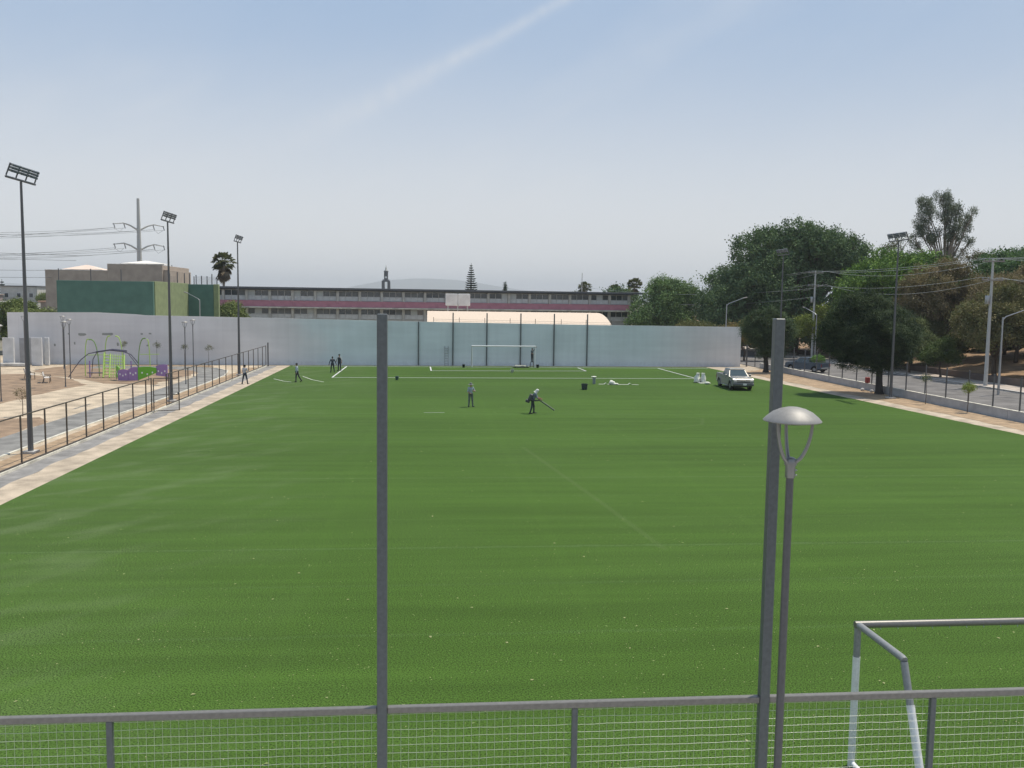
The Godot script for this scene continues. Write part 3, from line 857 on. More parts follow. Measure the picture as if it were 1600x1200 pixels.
# ---------------------------------------------------------------- buildings
func make_school() -> void:
	var s := thing("school_building", "long two storey school block with pink band and rows of windows", "building", Vector3(-37, 0, -150), 0.1155)
	var bx := func(nm: String, x0: float, x1: float, y0: float, y1: float, z0: float, z1: float, m: Material) -> MeshInstance3D:
		var b := MB.new(); b.cbox(Vector3((x0 + x1) * 0.5, (y0 + y1) * 0.5, (z0 + z1) * 0.5), Vector3(x1 - x0, y1 - y0, z1 - z0), 0.02)
		return part(s, nm, b, m)
	bx.call("wall", 0, 73.2, 0, 9.08, -8, -0.35, M.school_grey)
	bx.call("roof", -1.2, 75.4, 9.10, 9.42, -8.8, 1.0, M.roof_dark)
	bx.call("floor_ledge", -1.0, 77.0, 6.0, 6.2, -0.34, 1.25, M.kerb)
	bx.call("fascia", -0.6, 73.9, 8.93, 9.09, -0.34, 0.2, M.roof_dark)
	var colm := MB.new(); colm.cbox(Vector3(0, 1.36, 0), Vector3(0.42, 2.71, 0.5), 0.02)
	var colu := colm.mesh()
	var cols := MB.new(); cols.cbox(Vector3(0, 2.95, 0), Vector3(0.42, 6.06, 0.5), 0.02)
	var coll := cols.mesh()
	var fr := MB.new()
	for q in [[0.0, 0.45, 1.06, 0.05], [0.0, -0.45, 1.06, 0.05]]: fr.box(Vector3(q[0], q[1], 0), Vector3(q[2], q[3], 0.06))
	for x in [-0.515, 0.515]: fr.box(Vector3(x, 0, 0), Vector3(0.03, 0.848, 0.06))
	var frame := fr.mesh()
	var pn := MB.new(); pn.box(Vector3.ZERO, Vector3(1.03, 0.90, 0.02))
	var pane := pn.mesh()
	var pl := MB.new(); pl.cbox(Vector3.ZERO, Vector3(1.05, 0.7, 0.05), 0.01)
	var panel := pl.mesh()
	var pk := MB.new(); pk.cbox(Vector3.ZERO, Vector3(3.655, 1.0, 0.12), 0.01)
	var pink := pk.mesh()
	var curtain := mat(L(0.13, 0.14, 0.145), 0.4)
	var pale := mat(L(0.45, 0.48, 0.48), 0.5)
	rng.seed = 77
	var bay := 3.66
	for k in 21:
		put(s, "column", colu, M.school_grey, Transform3D(Basis(), Vector3(k * bay, 6.21, -0.1)))
		put(s, "column", coll, M.school_grey, Transform3D(Basis(), Vector3(k * bay, 0, -0.1)))
		if k == 20: break
		put(s, "pink_spandrel", pink, M.pink, Transform3D(Basis(), Vector3((k + 0.5) * bay, 6.72, 0.14)))
		for j in 3:
			var x := k * bay + 0.75 + j * 1.08
			for fl in [[8.43, 7.60], [5.47, 4.63]]:
				var w := put(s, "window", frame, M.school_panel, Transform3D(Basis(), Vector3(x, fl[0], -0.20)))
				var r := rng.randf()
				var wide: bool = fl[0] > 7
				put(w, "pane", pane, M.glass if r < (0.72 if wide else 0.55) else (curtain if r < 0.9 else pale), Transform3D(Basis(), Vector3(0, 0, -0.05)))
				put(s, "wall_panel", panel, M.school_panel, Transform3D(Basis(), Vector3(x, fl[1], -0.22)))
	# white plant cabinet on the ledge in front of the school
	var c := thing("roof_cabinet", "pair of pale metal cabinets standing above the white arched roof", "cabinet", Vector3(4.45, 6.25, -139.0))
	for x in [-0.95, 0.95]:
		var b := MB.new(); b.cbox(Vector3(x, 1.45, 0), Vector3(1.87, 1.8, 1.4), 0.05)
		var o := part(c, "cabinet_body", b, M.white_wall)
		b = MB.new(); b.cbox(Vector3(x, 2.39, 0), Vector3(1.7, 0.08, 1.2), 0.02)
		part(o, "lid", b, M.galv)
	for x in [-1.5, 0.0, 1.5]:
		var b := MB.new(); b.box(Vector3(x, -2.85, 0), Vector3(0.18, 6.8, 0.18))
		part(c, "leg", b, M.galv)
	# arched sports roof
	var t := thing("arched_roof", "low white arched sports roof behind the boundary wall", "canopy", Vector3(0, 0, -126))
	var b := MB.new()
	var seg := 22
	var pts := []
	for i in seg + 1:
		var a := -1.0 + 2.0 * i / seg
		pts.append(Vector2(a * 13.0, 6.12 - 2.55 * pow(absf(a), 2.15)))
	for i in seg:
		var p: Vector2 = pts[i]; var q: Vector2 = pts[i + 1]
		var nr := Vector3(0, q.x - p.x, -(q.y - p.y)).normalized()
		for sg in [0.0, -0.12]:
			b.quad(Vector3(-0.2, p.y + sg, p.x), Vector3(23.9, p.y + sg, p.x), Vector3(23.9, q.y + sg, q.x), Vector3(-0.2, q.y + sg, q.x), nr if sg == 0.0 else -nr)
		for x in [-0.2, 23.9]:
			b.quad(Vector3(x, p.y, p.x), Vector3(x, q.y, q.x), Vector3(x, q.y - 0.12, q.x), Vector3(x, p.y - 0.12, p.x), Vector3(signf(x - 1), 0, 0))
	part(t, "roof_shell", b, M.tent)
	for x in [0.2, 6.1, 12.0, 17.9, 23.5]:
		for z in [-12.4, 12.4]:
			b = MB.new(); b.tube([Vector3(x, 0, z), Vector3(x, 3.75, z)], 0.12, 8)
			part(t, "column", b, M.white_paint)
		var rib := []
		for i in seg + 1: rib.append(Vector3(x, pts[i].y - 0.2, pts[i].x))
		b = MB.new(); b.tube(rib, 0.06, 6)
		part(t, "rib", b, M.white_paint)

func make_left_buildings() -> void:
	var f := thing("handball_court", "dark green and light green court walls behind the white wall", "court")
	var bx := func(t: Node3D, nm: String, x0: float, x1: float, y0: float, y1: float, z0: float, z1: float, m: Material, e := 0.03) -> MeshInstance3D:
		var b := MB.new(); b.cbox(Vector3((x0 + x1) * 0.5, (y0 + y1) * 0.5, (z0 + z1) * 0.5), Vector3(x1 - x0, y1 - y0, z1 - z0), e)
		return part(t, nm, b, m)
	bx.call(f, "front_wall", -45.4, -33.95, 0, 9.45, -115.5, -115, M.green_dark)
	bx.call(f, "side_wall", -34.3, -33.85, 0, 9.50, -131.0, -115.52, M.green_light)
	bx.call(f, "back_wall", -34.2, -30.4, 0, 9.40, -131.6, -131.1, M.green_dark)
	bx.call(f, "end_pier", -30.38, -29.7, 0, 9.45, -131.8, -131.0, M.green_light)
	for x in [-45.2, -41.4, -37.8]: bx.call(f, "roof_post", x - 0.05, x + 0.05, 9.46, 10.9, -115.3, -115.2, M.pole_dark, 0.006)
	var c := thing("court_fence", "tall slim fence posts with netting beyond the green court walls", "fence")
	for q in [[-38.86, 11.1], [-37.74, 11.3], [-36.71, 11.15], [-35.96, 11.15], [-35.3, 10.7], [-35.0, 10.9], [-34.2, 10.8], [-33.4, 10.75], [-32.67, 11.1], [-31.93, 10.6]]:
		bx.call(c, "post", q[0] - 0.06, q[0] + 0.06, 0, q[1], -140.06, -139.94, M.pole_dark, 0.006)
	var b := MB.new()
	for k in 12:
		for seg in [[-38.8, -37.8], [-35.0, -32.0]]:
			b.tube([Vector3(seg[0], 9.3 + k * 0.125, -140), Vector3((seg[0] + seg[1]) * 0.5, 9.26 + k * 0.125, -140), Vector3(seg[1], 9.3 + k * 0.12, -140)], 0.008, 3, false)
	for seg in [[-38.8, -37.8], [-35.0, -32.0]]:
		var x: float = seg[0]
		while x < seg[1]:
			b.tube([Vector3(x, 9.2, -140.02), Vector3(x, 10.72, -140.02)], 0.008, 3, false); x += 0.14
	part(c, "netting", b, M.cable).set_meta("kind", "stuff")
	var g := thing("beige_building", "plain beige windowless building block behind the green court", "building")
	bx.call(g, "wall", -60.9, -51.26, 0, 11.55, -165, -150, M.beige)
	bx.call(g, "wall", -51.25, -42.7, 0, 12.62, -166, -149.8, M.beige)
	bx.call(g, "wall", -42.69, -41.9, 0, 11.9, -164, -150.3, M.beige)
	bx.call(g, "parapet", -60.95, -51.3, 11.55, 11.68, -150.2, -149.95, M.concrete)
	bx.call(g, "parapet", -51.3, -42.65, 12.62, 12.75, -150.0, -149.75, M.concrete)
	var k := 0
	for q in [[-56.6, 11.6, 3.2, 1.1], [-47.0, 12.7, 3.4, 0.85]]:
		var sail := thing("shade_sail", ["thin peach shade sail over the lower beige roof", "white shade sail over the higher beige roof behind the pylon"][k], "shade sail", Vector3(q[0], q[1], -156))
		b = MB.new()
		var cx := [Vector3(-q[2], 0.25, 2.5), Vector3(q[2], 0.25, 2.5), Vector3(q[2], 0.25, -2.5), Vector3(-q[2], 0.25, -2.5)]
		var apex := Vector3(0, q[3], 0)
		for i in 4:
			var p: Vector3 = cx[i]; var r: Vector3 = cx[(i + 1) % 4]
			var mid := (p + r) * 0.5 * 0.82 + Vector3(0, 0.05, 0)
			for tr in [[p, mid, apex], [mid, r, apex]]:
				var nr: Vector3 = (tr[1] - tr[0]).cross(tr[2] - tr[0]).normalized()
				b.tri(tr[0], tr[1], tr[2], nr if nr.y > 0 else -nr)
		part(sail, "canvas", b, mat(L(0.72, 0.58, 0.48) if k == 0 else L(0.75, 0.72, 0.66), 0.8))
		for p in cx:
			b = MB.new(); b.tube([Vector3(p.x, -0.1, p.z), p], 0.06, 6)
			part(sail, "mast", b, M.pole_dark)
		b = MB.new(); b.tube([Vector3(0, -0.1, 0), apex], 0.06, 6)
		part(sail, "mast", b, M.pole_dark)
		k += 1
	# houses farther off
	var house := func(nm: String, label: String, x: float, z: float, w: float, h: float, d: float, m: Material, roofm: Material, flat: bool) -> void:
		var t := thing(nm, label, "house", Vector3(x, 0, z), 0.0, "small houses beyond the white wall")
		bx.call(t, "wall", -w * 0.5, w * 0.5, 0, h, -d, 0, m)
		if flat: bx.call(t, "roof", -w * 0.5 - 0.3, w * 0.5 + 0.3, h, h + 0.22, -d - 0.3, 0.3, roofm)
		else:
			var r := MB.new()
			r.prism(PackedVector2Array([Vector2(-d - 0.4, h), Vector2(0.5, h), Vector2(0.5, h + 0.12), Vector2(-d * 0.5, h + 1.3), Vector2(-d - 0.4, h + 0.12)]), Transform3D(Basis(Vector3(0, 0, 1), Vector3(0, 1, 0), Vector3(-1, 0, 0)), Vector3.ZERO), w + 0.8)
			part(t, "roof", r, roofm)
		var n := maxi(2, int(w / 2.6))
		for i in n:
			for fl in maxi(1, int(h / 2.9)):
				var wx := -w * 0.5 + (i + 0.5) * w / n
				var o: MeshInstance3D = bx.call(t, "window", wx - 0.55, wx + 0.55, 1.0 + fl * 2.9, 2.2 + fl * 2.9, 0.003, 0.06, M.school_panel)
				var p := MB.new(); p.box(Vector3(wx, 1.6 + fl * 2.9, 0.066), Vector3(0.9, 1.0, 0.01))
				part(o, "pane", p, M.glass)
	house.call("house", "white house beside the overgrown bushes at the wall corner", -74.0, -160, 6.0, 6.2, 7.0, M.white_wall, M.concrete, true)
	house.call("house", "long low house with a pale terracotta roof edge", -62.0, -170, 16.0, 6.3, 8.0, M.beige, mat(L(0.55, 0.34, 0.24), 0.9, 0.0, M.fine, 2.0), true)
	house.call("house", "grey block house next to the dark conifer", -104.0, -240, 9.0, 9.6, 9.0, M.school_grey, M.roof_dark, true)
	house.call("house", "pale distant house with a dark arched roof line", -90.0, -250, 9.0, 8.6, 9.0, M.white_wall, M.roof_dark, false)
	house.call("house", "dull pink house on the lower slope", -113.0, -230, 12.0, 7.4, 8.0, mat(L(0.30, 0.25, 0.24), 0.9, 0.0, M.fine, 2.0), M.beige, true)
	# church tower
	var t := thing("church_tower", "slender dark church bell tower rising behind the school roof", "tower", Vector3(-19.7, 0, -420))
	bx.call(t, "lower_stage", -1.65, 1.65, 0, 12.0, -1.65, 1.65, M.roof_dark)
	for x in [-1.3, 1.3]:
		for z in [-1.3, 1.3]:
			bx.call(t, "belfry_pier", x - 0.62, x + 0.62, 12.0, 15.6, z - 0.62, z + 0.62, M.roof_dark)
			var pm := MB.new(); pm.lathe([Vector2(0.22, 16.12), Vector2(0.16, 16.5), Vector2(0.0, 16.95)], 6, Transform3D(Basis(), Vector3(x, 0, z)))
			part(t, "pinnacle", pm, M.roof_dark)
	bx.call(t, "cornice", -1.85, 1.85, 15.6, 16.1, -1.85, 1.85, M.roof_dark)
	bx.call(t, "upper_stage", -0.9, 0.9, 16.1, 20.3, -0.9, 0.9, M.roof_dark)
	b = MB.new(); b.lathe([Vector2(0.0, -0.05), Vector2(0.48, -0.05), Vector2(0.48, 0.05), Vector2(0.0, 0.05)], 16, Transform3D(Basis(Vector3.RIGHT, PI / 2), Vector3(0, 17.6, 0.94)))
	part(t, "clock_face", b, M.white_paint)
	bx.call(t, "cornice", -1.05, 1.05, 20.3, 20.55, -1.05, 1.05, M.roof_dark)
	b = MB.new(); b.lathe([Vector2(0.8, 20.55), Vector2(0.5, 21.3), Vector2(0.12, 22.6), Vector2(0.06, 23.4), Vector2(0.0, 23.4)], 8)
	part(t, "spire", b, M.school_grey)
	# radio mast
	b = MB.new(); b.tube([Vector3(0, 0, 0), Vector3(0, 15, 0)], [0.22, 0.08], 6)
	single("radio_mast", "thin pale radio mast between distant palms", "mast", b, M.conc_pole, "", Transform3D(Basis(), Vector3(39.0, 0, -228)))

# ---------------------------------------------------------------- power lines
func wire(nm: String, label: String, group: String, p0: Vector3, p1: Vector3, sag: float, r: float, m: Material) -> void:
	var pts := []
	for i in 25:
		var u := i / 24.0
		pts.append(p0.lerp(p1, u) - Vector3(0, sag * 4.0 * u * (1.0 - u), 0))
	var b := MB.new(); b.tube(pts, r, 4, false)
	single(nm, label, "cable", b, m, group)

func make_power() -> void:
	var t := thing("power_pylon", "pale steel pylon with two pairs of curved arms", "pylon", Vector3(-54, 0, -175), 0.55)
	var b := MB.new(); b.lathe([Vector2(0.72, 0), Vector2(0.6, 6.0), Vector2(0.25, 25.7), Vector2(0.0, 25.75)], 14)
	part(t, "pole", b, M.conc_pole)
	for y in [16.6, 20.3]:
		for s in [-1.0, 1.0]:
			b = MB.new(); b.tube([Vector3(0.2 * s, y - 0.4, 0), Vector3(1.5 * s, y + 0.35, 0), Vector3(2.7 * s, y + 0.75, 0), Vector3(4.6 * s, y + 0.45, 0)], [0.17, 0.14, 0.11, 0.07], 8)
			var a := part(t, "arm", b, M.conc_pole)
			for x in [2.6, 4.4]:
				b = MB.new(); b.tube([Vector3(x * s, y + 0.6, 0), Vector3(x * s + 0.2, y - 0.25, 0.15)], 0.09, 6)
				part(a, "insulator", b, M.lamp_arm)
			b = MB.new(); b.tube([Vector3(2.8 * s, y - 0.25, 0.15), Vector3(3.4 * s, y - 0.9, 0.2), Vector3(4.4 * s, y - 0.25, 0.15)], 0.03, 5)
			part(a, "jumper_loop", b, M.cable)
	copy(t, Vector3(-118, 0, -98), 0.9, "pale steel pylon carrying the power cables past the plaza corner")
	var ends := []
	for y in [16.6, 20.3]:
		for x in [-4.4, -2.6, 2.6, 4.4]: ends.append(Vector3(x, y - 0.2, 0.15))
	var k := 0
	for e in ends:
		var p0: Vector3 = t.transform * e
		var p1: Vector3 = Transform3D(Basis(Vector3.UP, 0.9), Vector3(-118, 0, -98)) * e
		wire("power_cable", ("sagging power cable strung from the lower arms of the pale pylon" if e.y < 18 else "sagging power cable strung from the upper arms of the pale pylon"), "cables between the pylons", p0, p1, 3.4 + 0.25 * (k % 3), 0.024, M.cable)
		if k % 2 == 0:
			wire("power_cable", ("power cable running from lower pylon arms towards distant houses" if e.y < 18 else "power cable running from upper pylon arms towards distant houses"), "cables running off from the pylon", p0, Vector3(-190 + x_off(k), 17.0 + 0.8 * k, -215), 2.6, 0.028, M.cable)
		k += 1
	for q in [[9.0, 0.0], [7.9, 1.3], [11.8, 2.2], [12.6, 3.1]]:
		wire("power_cable", "thin cable sagging towards the beige building", "cables sagging to the beige building", Vector3(-118 + q[1], q[0] + 6.0, -100), Vector3(-59 + q[1], q[0] + 2.6 if q[0] < 9.5 else q[0] + 1.4, -152), 1.6, 0.028, M.cable)
	# wooden and concrete street poles
	var up := thing("utility_pole", "tall concrete utility pole with crossarms on the pavement near the dry trees", "utility pole", Vector3(54.1, 0, -82.4), 0.0, "utility poles along the street")
	b = MB.new(); b.lathe([Vector2(0.19, 0), Vector2(0.17, 3), Vector2(0.10, 12.4), Vector2(0, 12.42)], 12)
	part(up, "pole", b, M.conc_pole)
	for y in [12.1, 10.3]:
		b = MB.new(); b.cbox(Vector3(0, y, 0.12), Vector3(2.2, 0.11, 0.1), 0.01)
		var a := part(up, "crossarm", b, M.wood_pole)
		for x in [-1.0, -0.45, 0.45, 1.0]:
			b = MB.new(); b.lathe([Vector2(0.05, y + 0.05), Vector2(0.07, y + 0.12), Vector2(0.05, y + 0.24), Vector2(0, y + 0.26)], 8, Transform3D(Basis(), Vector3(x, 0, 0.12)))
			part(a, "insulator", b, M.lamp_arm)
	b = MB.new(); b.lathe([Vector2(0, 8.0), Vector2(0.22, 8.0), Vector2(0.22, 8.8), Vector2(0, 8.8)], 10, Transform3D(Basis(), Vector3(-0.34, 0, 0)))
	part(up, "transformer", b, M.galv)
	copy(up, Vector3(53.5, 0, -121), 0.0, "pale concrete utility pole rising beside the blue pickup in the street")
	copy(up, Vector3(53.9, 0, -162), 0.0, "utility pole behind the end of the white wall near the street lamp")
	copy(up, Vector3(54.2, 0, -43), 0.0, "utility pole carrying the street cables past the sapling")
	var zs := [-43.0, -82.4, -121.0, -162.0, -205.0]
	for i in zs.size() - 1:
		for y in [12.35, 10.55]:
			for x in [-1.0, -0.45, 0.45, 1.0]:
				if x == 0.45 or (y < 11 and x == -0.45): continue
				wire("street_cable", ("upper pale cable " if y > 11 else "lower pale cable ") + ["running from the sapling to the pole by the dry trees", "from the pole by the dry trees to the pole by the pickup", "from the pole by the pickup past the great dark tree", "running on beyond the end of the white wall"][i], "cables along the street", Vector3(53.9 + x, y, zs[i] + 0.12), Vector3(53.9 + x, y, zs[i + 1] + 0.12), 0.75 + 0.35 * x + (0.4 if y < 11 else 0.0), 0.019, M.cable_pale)
	for q in [[8.8, 9.4, 1.1], [7.6, 8.0, 1.5]]:
		wire("service_cable", "pale service cable crossing in front of the big dark trees", "service cables by the dark trees", Vector3(53.6, q[0] + 1.2, -121), Vector3(30, q[1] + 1.0, -170), q[2], 0.02, M.cable_pale)
	# street lamps
	var sl := thing("street_lamp", "pale street lamp with long sloping arm above the end of the white wall", "street lamp", Vector3(39.3, 0, -116), 0.0, "street lamps")
	b = MB.new(); b.lathe([Vector2(0.12, 0), Vector2(0.07, 7.6), Vector2(0, 7.62)], 10)
	part(sl, "pole", b, M.galv)
	b = MB.new(); b.tube([Vector3(0, 7.4, 0), Vector3(0.25, 7.68, 0), Vector3(1.3, 8.1, 0), Vector3(2.2, 8.45, 0)], [0.055, 0.05, 0.045, 0.04], 8)
	part(sl, "arm", b, M.galv)
	b = MB.new(); b.cbox(Vector3(2.45, 8.5, 0), Vector3(0.6, 0.11, 0.24), 0.03, Basis(Vector3.BACK, 0.2))
	part(sl, "lamp_head", b, M.lamp_cap)
	copy(sl, Vector3(50.5, -0.8, -75), -0.25, "street lamp with curved arm beside the dry trees")
	copy(sl, Vector3(-30.1, -0.3, -122), 2.6, "street lamp head shining pale against the dark green court wall")
	copy(sl, Vector3(52.6, -1.2, -118), 1.9, "street lamp fixed low next to the pale utility pole")

func x_off(k: int) -> float:
	return 2.0 * k

# ---------------------------------------------------------------- trees
func leaf_mesh(kind: String) -> ArrayMesh:
	var b := MB.new()
	var r := RandomNumberGenerator.new(); r.seed = hash(kind)
	if kind == "broad":
		# a spray of rounded leaves, most of them facing up and out
		for k in 18:
			var p := Vector3(r.randfn(), r.randfn() * 0.7, r.randfn()) * 0.20
			var up := (Vector3(r.randf_range(-1, 1), r.randf_range(-0.1, 1.2), r.randf_range(-1, 1)) + p).normalized()
			var d := up.cross(Vector3(r.randf() - 0.5, r.randf() - 0.5, r.randf() - 0.5)).normalized()
			var s := d.cross(up)
			var ln := r.randf_range(0.13, 0.20)
			var a := p - d * ln * 0.5
			var e := p + d * ln * 0.55 - up * 0.03
			b.quad(a, p - d * ln * 0.1 + s * ln * 0.36, e, p - d * ln * 0.1 - s * ln * 0.36, up)
	elif kind == "needle":
		for k in 14:
			var p := Vector3(r.randf_range(-1, 1), r.randf_range(-1, 1), r.randf_range(-1, 1)) * 0.20
			var d := (Vector3(r.randf_range(-1, 1), r.randf_range(-0.2, 1.0), r.randf_range(-1, 1))).normalized()
			var s := d.cross(Vector3(r.randf() - 0.5, r.randf(), r.randf() - 0.5)).normalized() * 0.016
			var q := p + d * r.randf_range(0.25, 0.45) 
			var e := q + d * 0.12 - Vector3(0, 0.14, 0)
			var nr := d.cross(s).normalized()
			b.tri(p - s, p + s, q, nr); b.tri(q - s, q + s, e, nr)
			b.tri(p + s, q + s, q - s, nr)
	else: # sparse, small leaves on twigs
		for k in 3:
			var d := Vector3(r.randf_range(-1, 1), r.randf_range(-0.3, 1), r.randf_range(-1, 1)).normalized() * 0.5
			b.tube([-d * 0.6, d * 0.4 + Vector3(0, 0.05, 0)], [0.012, 0.005], 3, false)
		for k in 14:
			var p := Vector3(r.randf_range(-1, 1), r.randf_range(-1, 1), r.randf_range(-1, 1)) * 0.34
			var d := Vector3(r.randf_range(-1, 1), r.randf_range(-1, 0.5), r.randf_range(-1, 1)).normalized()
			var s := d.cross(Vector3.UP).normalized()
			var nr := d.cross(s).normalized()
			var ln := r.randf_range(0.14, 0.22)
			b.tri(p, p + d * ln * 0.5 + s * ln * 0.3, p + d * ln, nr)
			b.tri(p, p + d * ln * 0.5 - s * ln * 0.22, p + d * ln, nr)
	return b.mesh()

var LEAF := {}

var DENS := {"broad": 3.3, "needle": 1.4, "sparse": 3.0}
var n_leaf := 0

func crown(parent: Node3D, blobs: Array, kind: String, dens: float, c0: Color, c1: Color, gap: float, size: float, sd: int) -> void:
	# blobs: [centre, radii]; clumps sit mostly near the surface, gaps follow a 3D noise
	var nz := FastNoiseLite.new(); nz.seed = sd; nz.frequency = 0.55; nz.fractal_octaves = 2
	var tn := FastNoiseLite.new(); tn.seed = sd + 9; tn.frequency = 0.5; tn.fractal_octaves = 3
	var r := RandomNumberGenerator.new(); r.seed = sd
	var tf: Array[Transform3D] = []
	var cols: Array[Color] = []
	for bl in blobs:
		var ce: Vector3 = bl[0]
		var ra: Vector3 = bl[1]
		var area := 4.0 * PI * pow((pow(ra.x * ra.y, 1.6) + pow(ra.x * ra.z, 1.6) + pow(ra.y * ra.z, 1.6)) / 3.0, 1.0 / 1.6)
		var n := int(area * dens * DENS[kind] / (size * size))
		for i in n:
			var d := Vector3(r.randfn(), r.randfn(), r.randfn()).normalized()
			var k := pow(r.randf(), 0.28)
			var p := ce + d * ra * k * (1.0 + 0.16 * tn.get_noise_3dv(d * 4.0 + ce))
			if nz.get_noise_3dv(p) < gap: continue
			var bs := Basis(Vector3(r.randfn(), r.randfn(), r.randfn()).normalized(), r.randf() * TAU)
			if kind == "needle": bs = Basis(Vector3.UP, r.randf() * TAU) * Basis(Vector3.RIGHT, r.randf_range(-0.5, 0.5))
			tf.append(Transform3D(bs.scaled(Vector3.ONE * size * r.randf_range(0.7, 1.45)), p))
			cols.append(c0.lerp(c1, clampf(0.5 + 0.9 * tn.get_noise_3dv(p * 1.4) + r.randf_range(-0.35, 0.35), 0, 1)) * 1.8)
	if not LEAF.has(kind): LEAF[kind] = leaf_mesh(kind)
	var mm := MultiMesh.new()
	mm.transform_format = MultiMesh.TRANSFORM_3D
	mm.use_colors = true
	mm.mesh = LEAF[kind]
	mm.instance_count = tf.size()
	n_leaf += tf.size()
	for i in tf.size():
		mm.set_instance_transform(i, tf[i]); mm.set_instance_color(i, cols[i])
	var o := MultiMeshInstance3D.new()
	o.name = "crown"; o.multimesh = mm; o.material_override = M.leaf
	o.set_meta("kind", "stuff")
	parent.add_child(o, true)

func limbs(parent: Node3D, base_r: float, fork: float, blobs: Array, m: Material, sd: int, foot := Vector3.ZERO) -> void:
	var r := RandomNumberGenerator.new(); r.seed = sd
	var b := MB.new()
	var f := foot + Vector3(r.randf_range(-0.2, 0.2), fork, r.randf_range(-0.2, 0.2))
	b.tube([foot - Vector3(0, 0.1, 0), foot + Vector3(0, 0.25, 0), foot.lerp(f, 0.5) + Vector3(r.randf_range(-0.1, 0.1), 0, 0), f], [base_r * 1.5, base_r * 1.08, base_r * 0.92, base_r * 0.85], 10)
	for bl in blobs:
		var c: Vector3 = bl[0]
		var mid := f.lerp(c, 0.5) + Vector3(r.randf_range(-0.4, 0.4), r.randf_range(0, 0.6), r.randf_range(-0.4, 0.4))
		b.tube([f - Vector3(0, 0.15, 0), f.lerp(mid, 0.5) + Vector3(0, 0.1, 0), mid, c], [base_r * 0.62, base_r * 0.5, base_r * 0.36, base_r * 0.16], 7)
		var ra: Vector3 = bl[1]
		for k in 4:
			var e := c + Vector3(r.randfn(), r.randfn() * 0.7 + 0.3, r.randfn()).normalized() * ra * 0.85
			b.tube([mid.lerp(c, 0.4 + 0.15 * k), (mid.lerp(c, 0.7) + e) * 0.5 + Vector3(0, 0.15, 0), e], [base_r * 0.22, base_r * 0.15, base_r * 0.05], 5, false)
	part(parent, "trunk", b, m)

func tree(nm: String, label: String, at: Vector3, blobs: Array, o: Dictionary) -> Node3D:
	var t := thing(nm, label, o.get("cat", "tree"), at, 0.0, o.get("group", ""))
	limbs(t, o.r, o.fork, blobs.filter(func(x): return x.size() < 3), o.get("bark", M.bark), o.seed)
	crown(t, blobs, o.kind, o.dens, o.c0, o.c1, o.get("gap", -0.25), o.get("size", 1.0), o.seed)
	return t

func blobs_dome(n: int, rx: float, y0: float, y1: float, rz: float, r0: float, r1: float, sd: int) -> Array:
	# lumps spread over a dome
	var r := RandomNumberGenerator.new(); r.seed = sd
	var out := []
	for i in n:
		var a := r.randf() * TAU
		var u := sqrt(r.randf()) 
		var h := pow(maxf(0.0, 1.0 - pow(u, 2.6)), 0.6) * r.randf_range(0.6, 1.0)
		var s := r.randf_range(r0, r1)
		out.append([Vector3(cos(a) * u * (rx - s * 0.6), lerpf(y0, y1 - s * 0.7, h), sin(a) * u * (rz - s * 0.6)), Vector3(s * 1.25, s * 0.85, s * 1.25)])
	return out

func make_palm(nm: String, label: String, at: Vector3, h: float, r: float, sd: int, lod: int) -> void:
	var t := thing(nm, label, "palm", at, 0.0, "fan palms")
	var b := MB.new()
	b.tube([Vector3(0, -0.1, 0), Vector3(0.05, h * 0.3, 0), Vector3(-0.06, h * 0.7, 0), Vector3(0, h, 0)], [0.32, 0.22, 0.19, 0.2], 9)
	part(t, "trunk", b, M.bark_pale)
	var g := RandomNumberGenerator.new(); g.seed = sd
	# skirt of dead fronds under the living ones, each frond a folded fan of blades
	for pass_ in 2:
		b = MB.new(); b.use_c = true
		var n := (52 if pass_ == 0 else 34)
		for k in n:
			var el := g.randf_range(-0.5, 1.3) if pass_ == 0 else g.randf_range(-1.45, -0.75)
			var a := g.randf() * TAU
			var d := Vector3(cos(a) * cos(el), sin(el), sin(a) * cos(el))
			var ln := r * (g.randf_range(0.55, 0.75) if pass_ == 0 else g.randf_range(0.35, 0.6))
			var o := Vector3(0, h - (0.0 if pass_ == 0 else g.randf_range(0.2, r * 0.75)), 0)
			b.col = Color(0.09, 0.105, 0.05).lerp(Color(0.16, 0.16, 0.08), g.randf()) if pass_ == 0 else Color(0.15, 0.115, 0.08).lerp(Color(0.24, 0.19, 0.13), g.randf())
			b.tube([o, o + d * ln * 0.6, o + d * ln], [0.03, 0.025, 0.015], 3, false)
			var s := d.cross(Vector3.UP).normalized()
			var up := s.cross(d).normalized()
			var c := o + d * ln
			for q in 9:
				var w := (q - 4) / 4.0 * 1.5
				var bd := (d * cos(w) + s * sin(w)).normalized()
				var tip := c + bd * r * 0.42 - Vector3(0, r * (0.10 + 0.08 * g.randf()), 0)
				var wd := s * cos(w) - d * sin(w)
				var midp := c + bd * r * 0.24 + up * 0.03
				b.tri(c, midp + wd * r * 0.06, tip, up); b.tri(c, midp - wd * r * 0.06, tip, up)
		var o2 := part(t, "fronds" if pass_ == 0 else "dead_fronds", b, M.leaf)
		o2.set_meta("kind", "stuff")

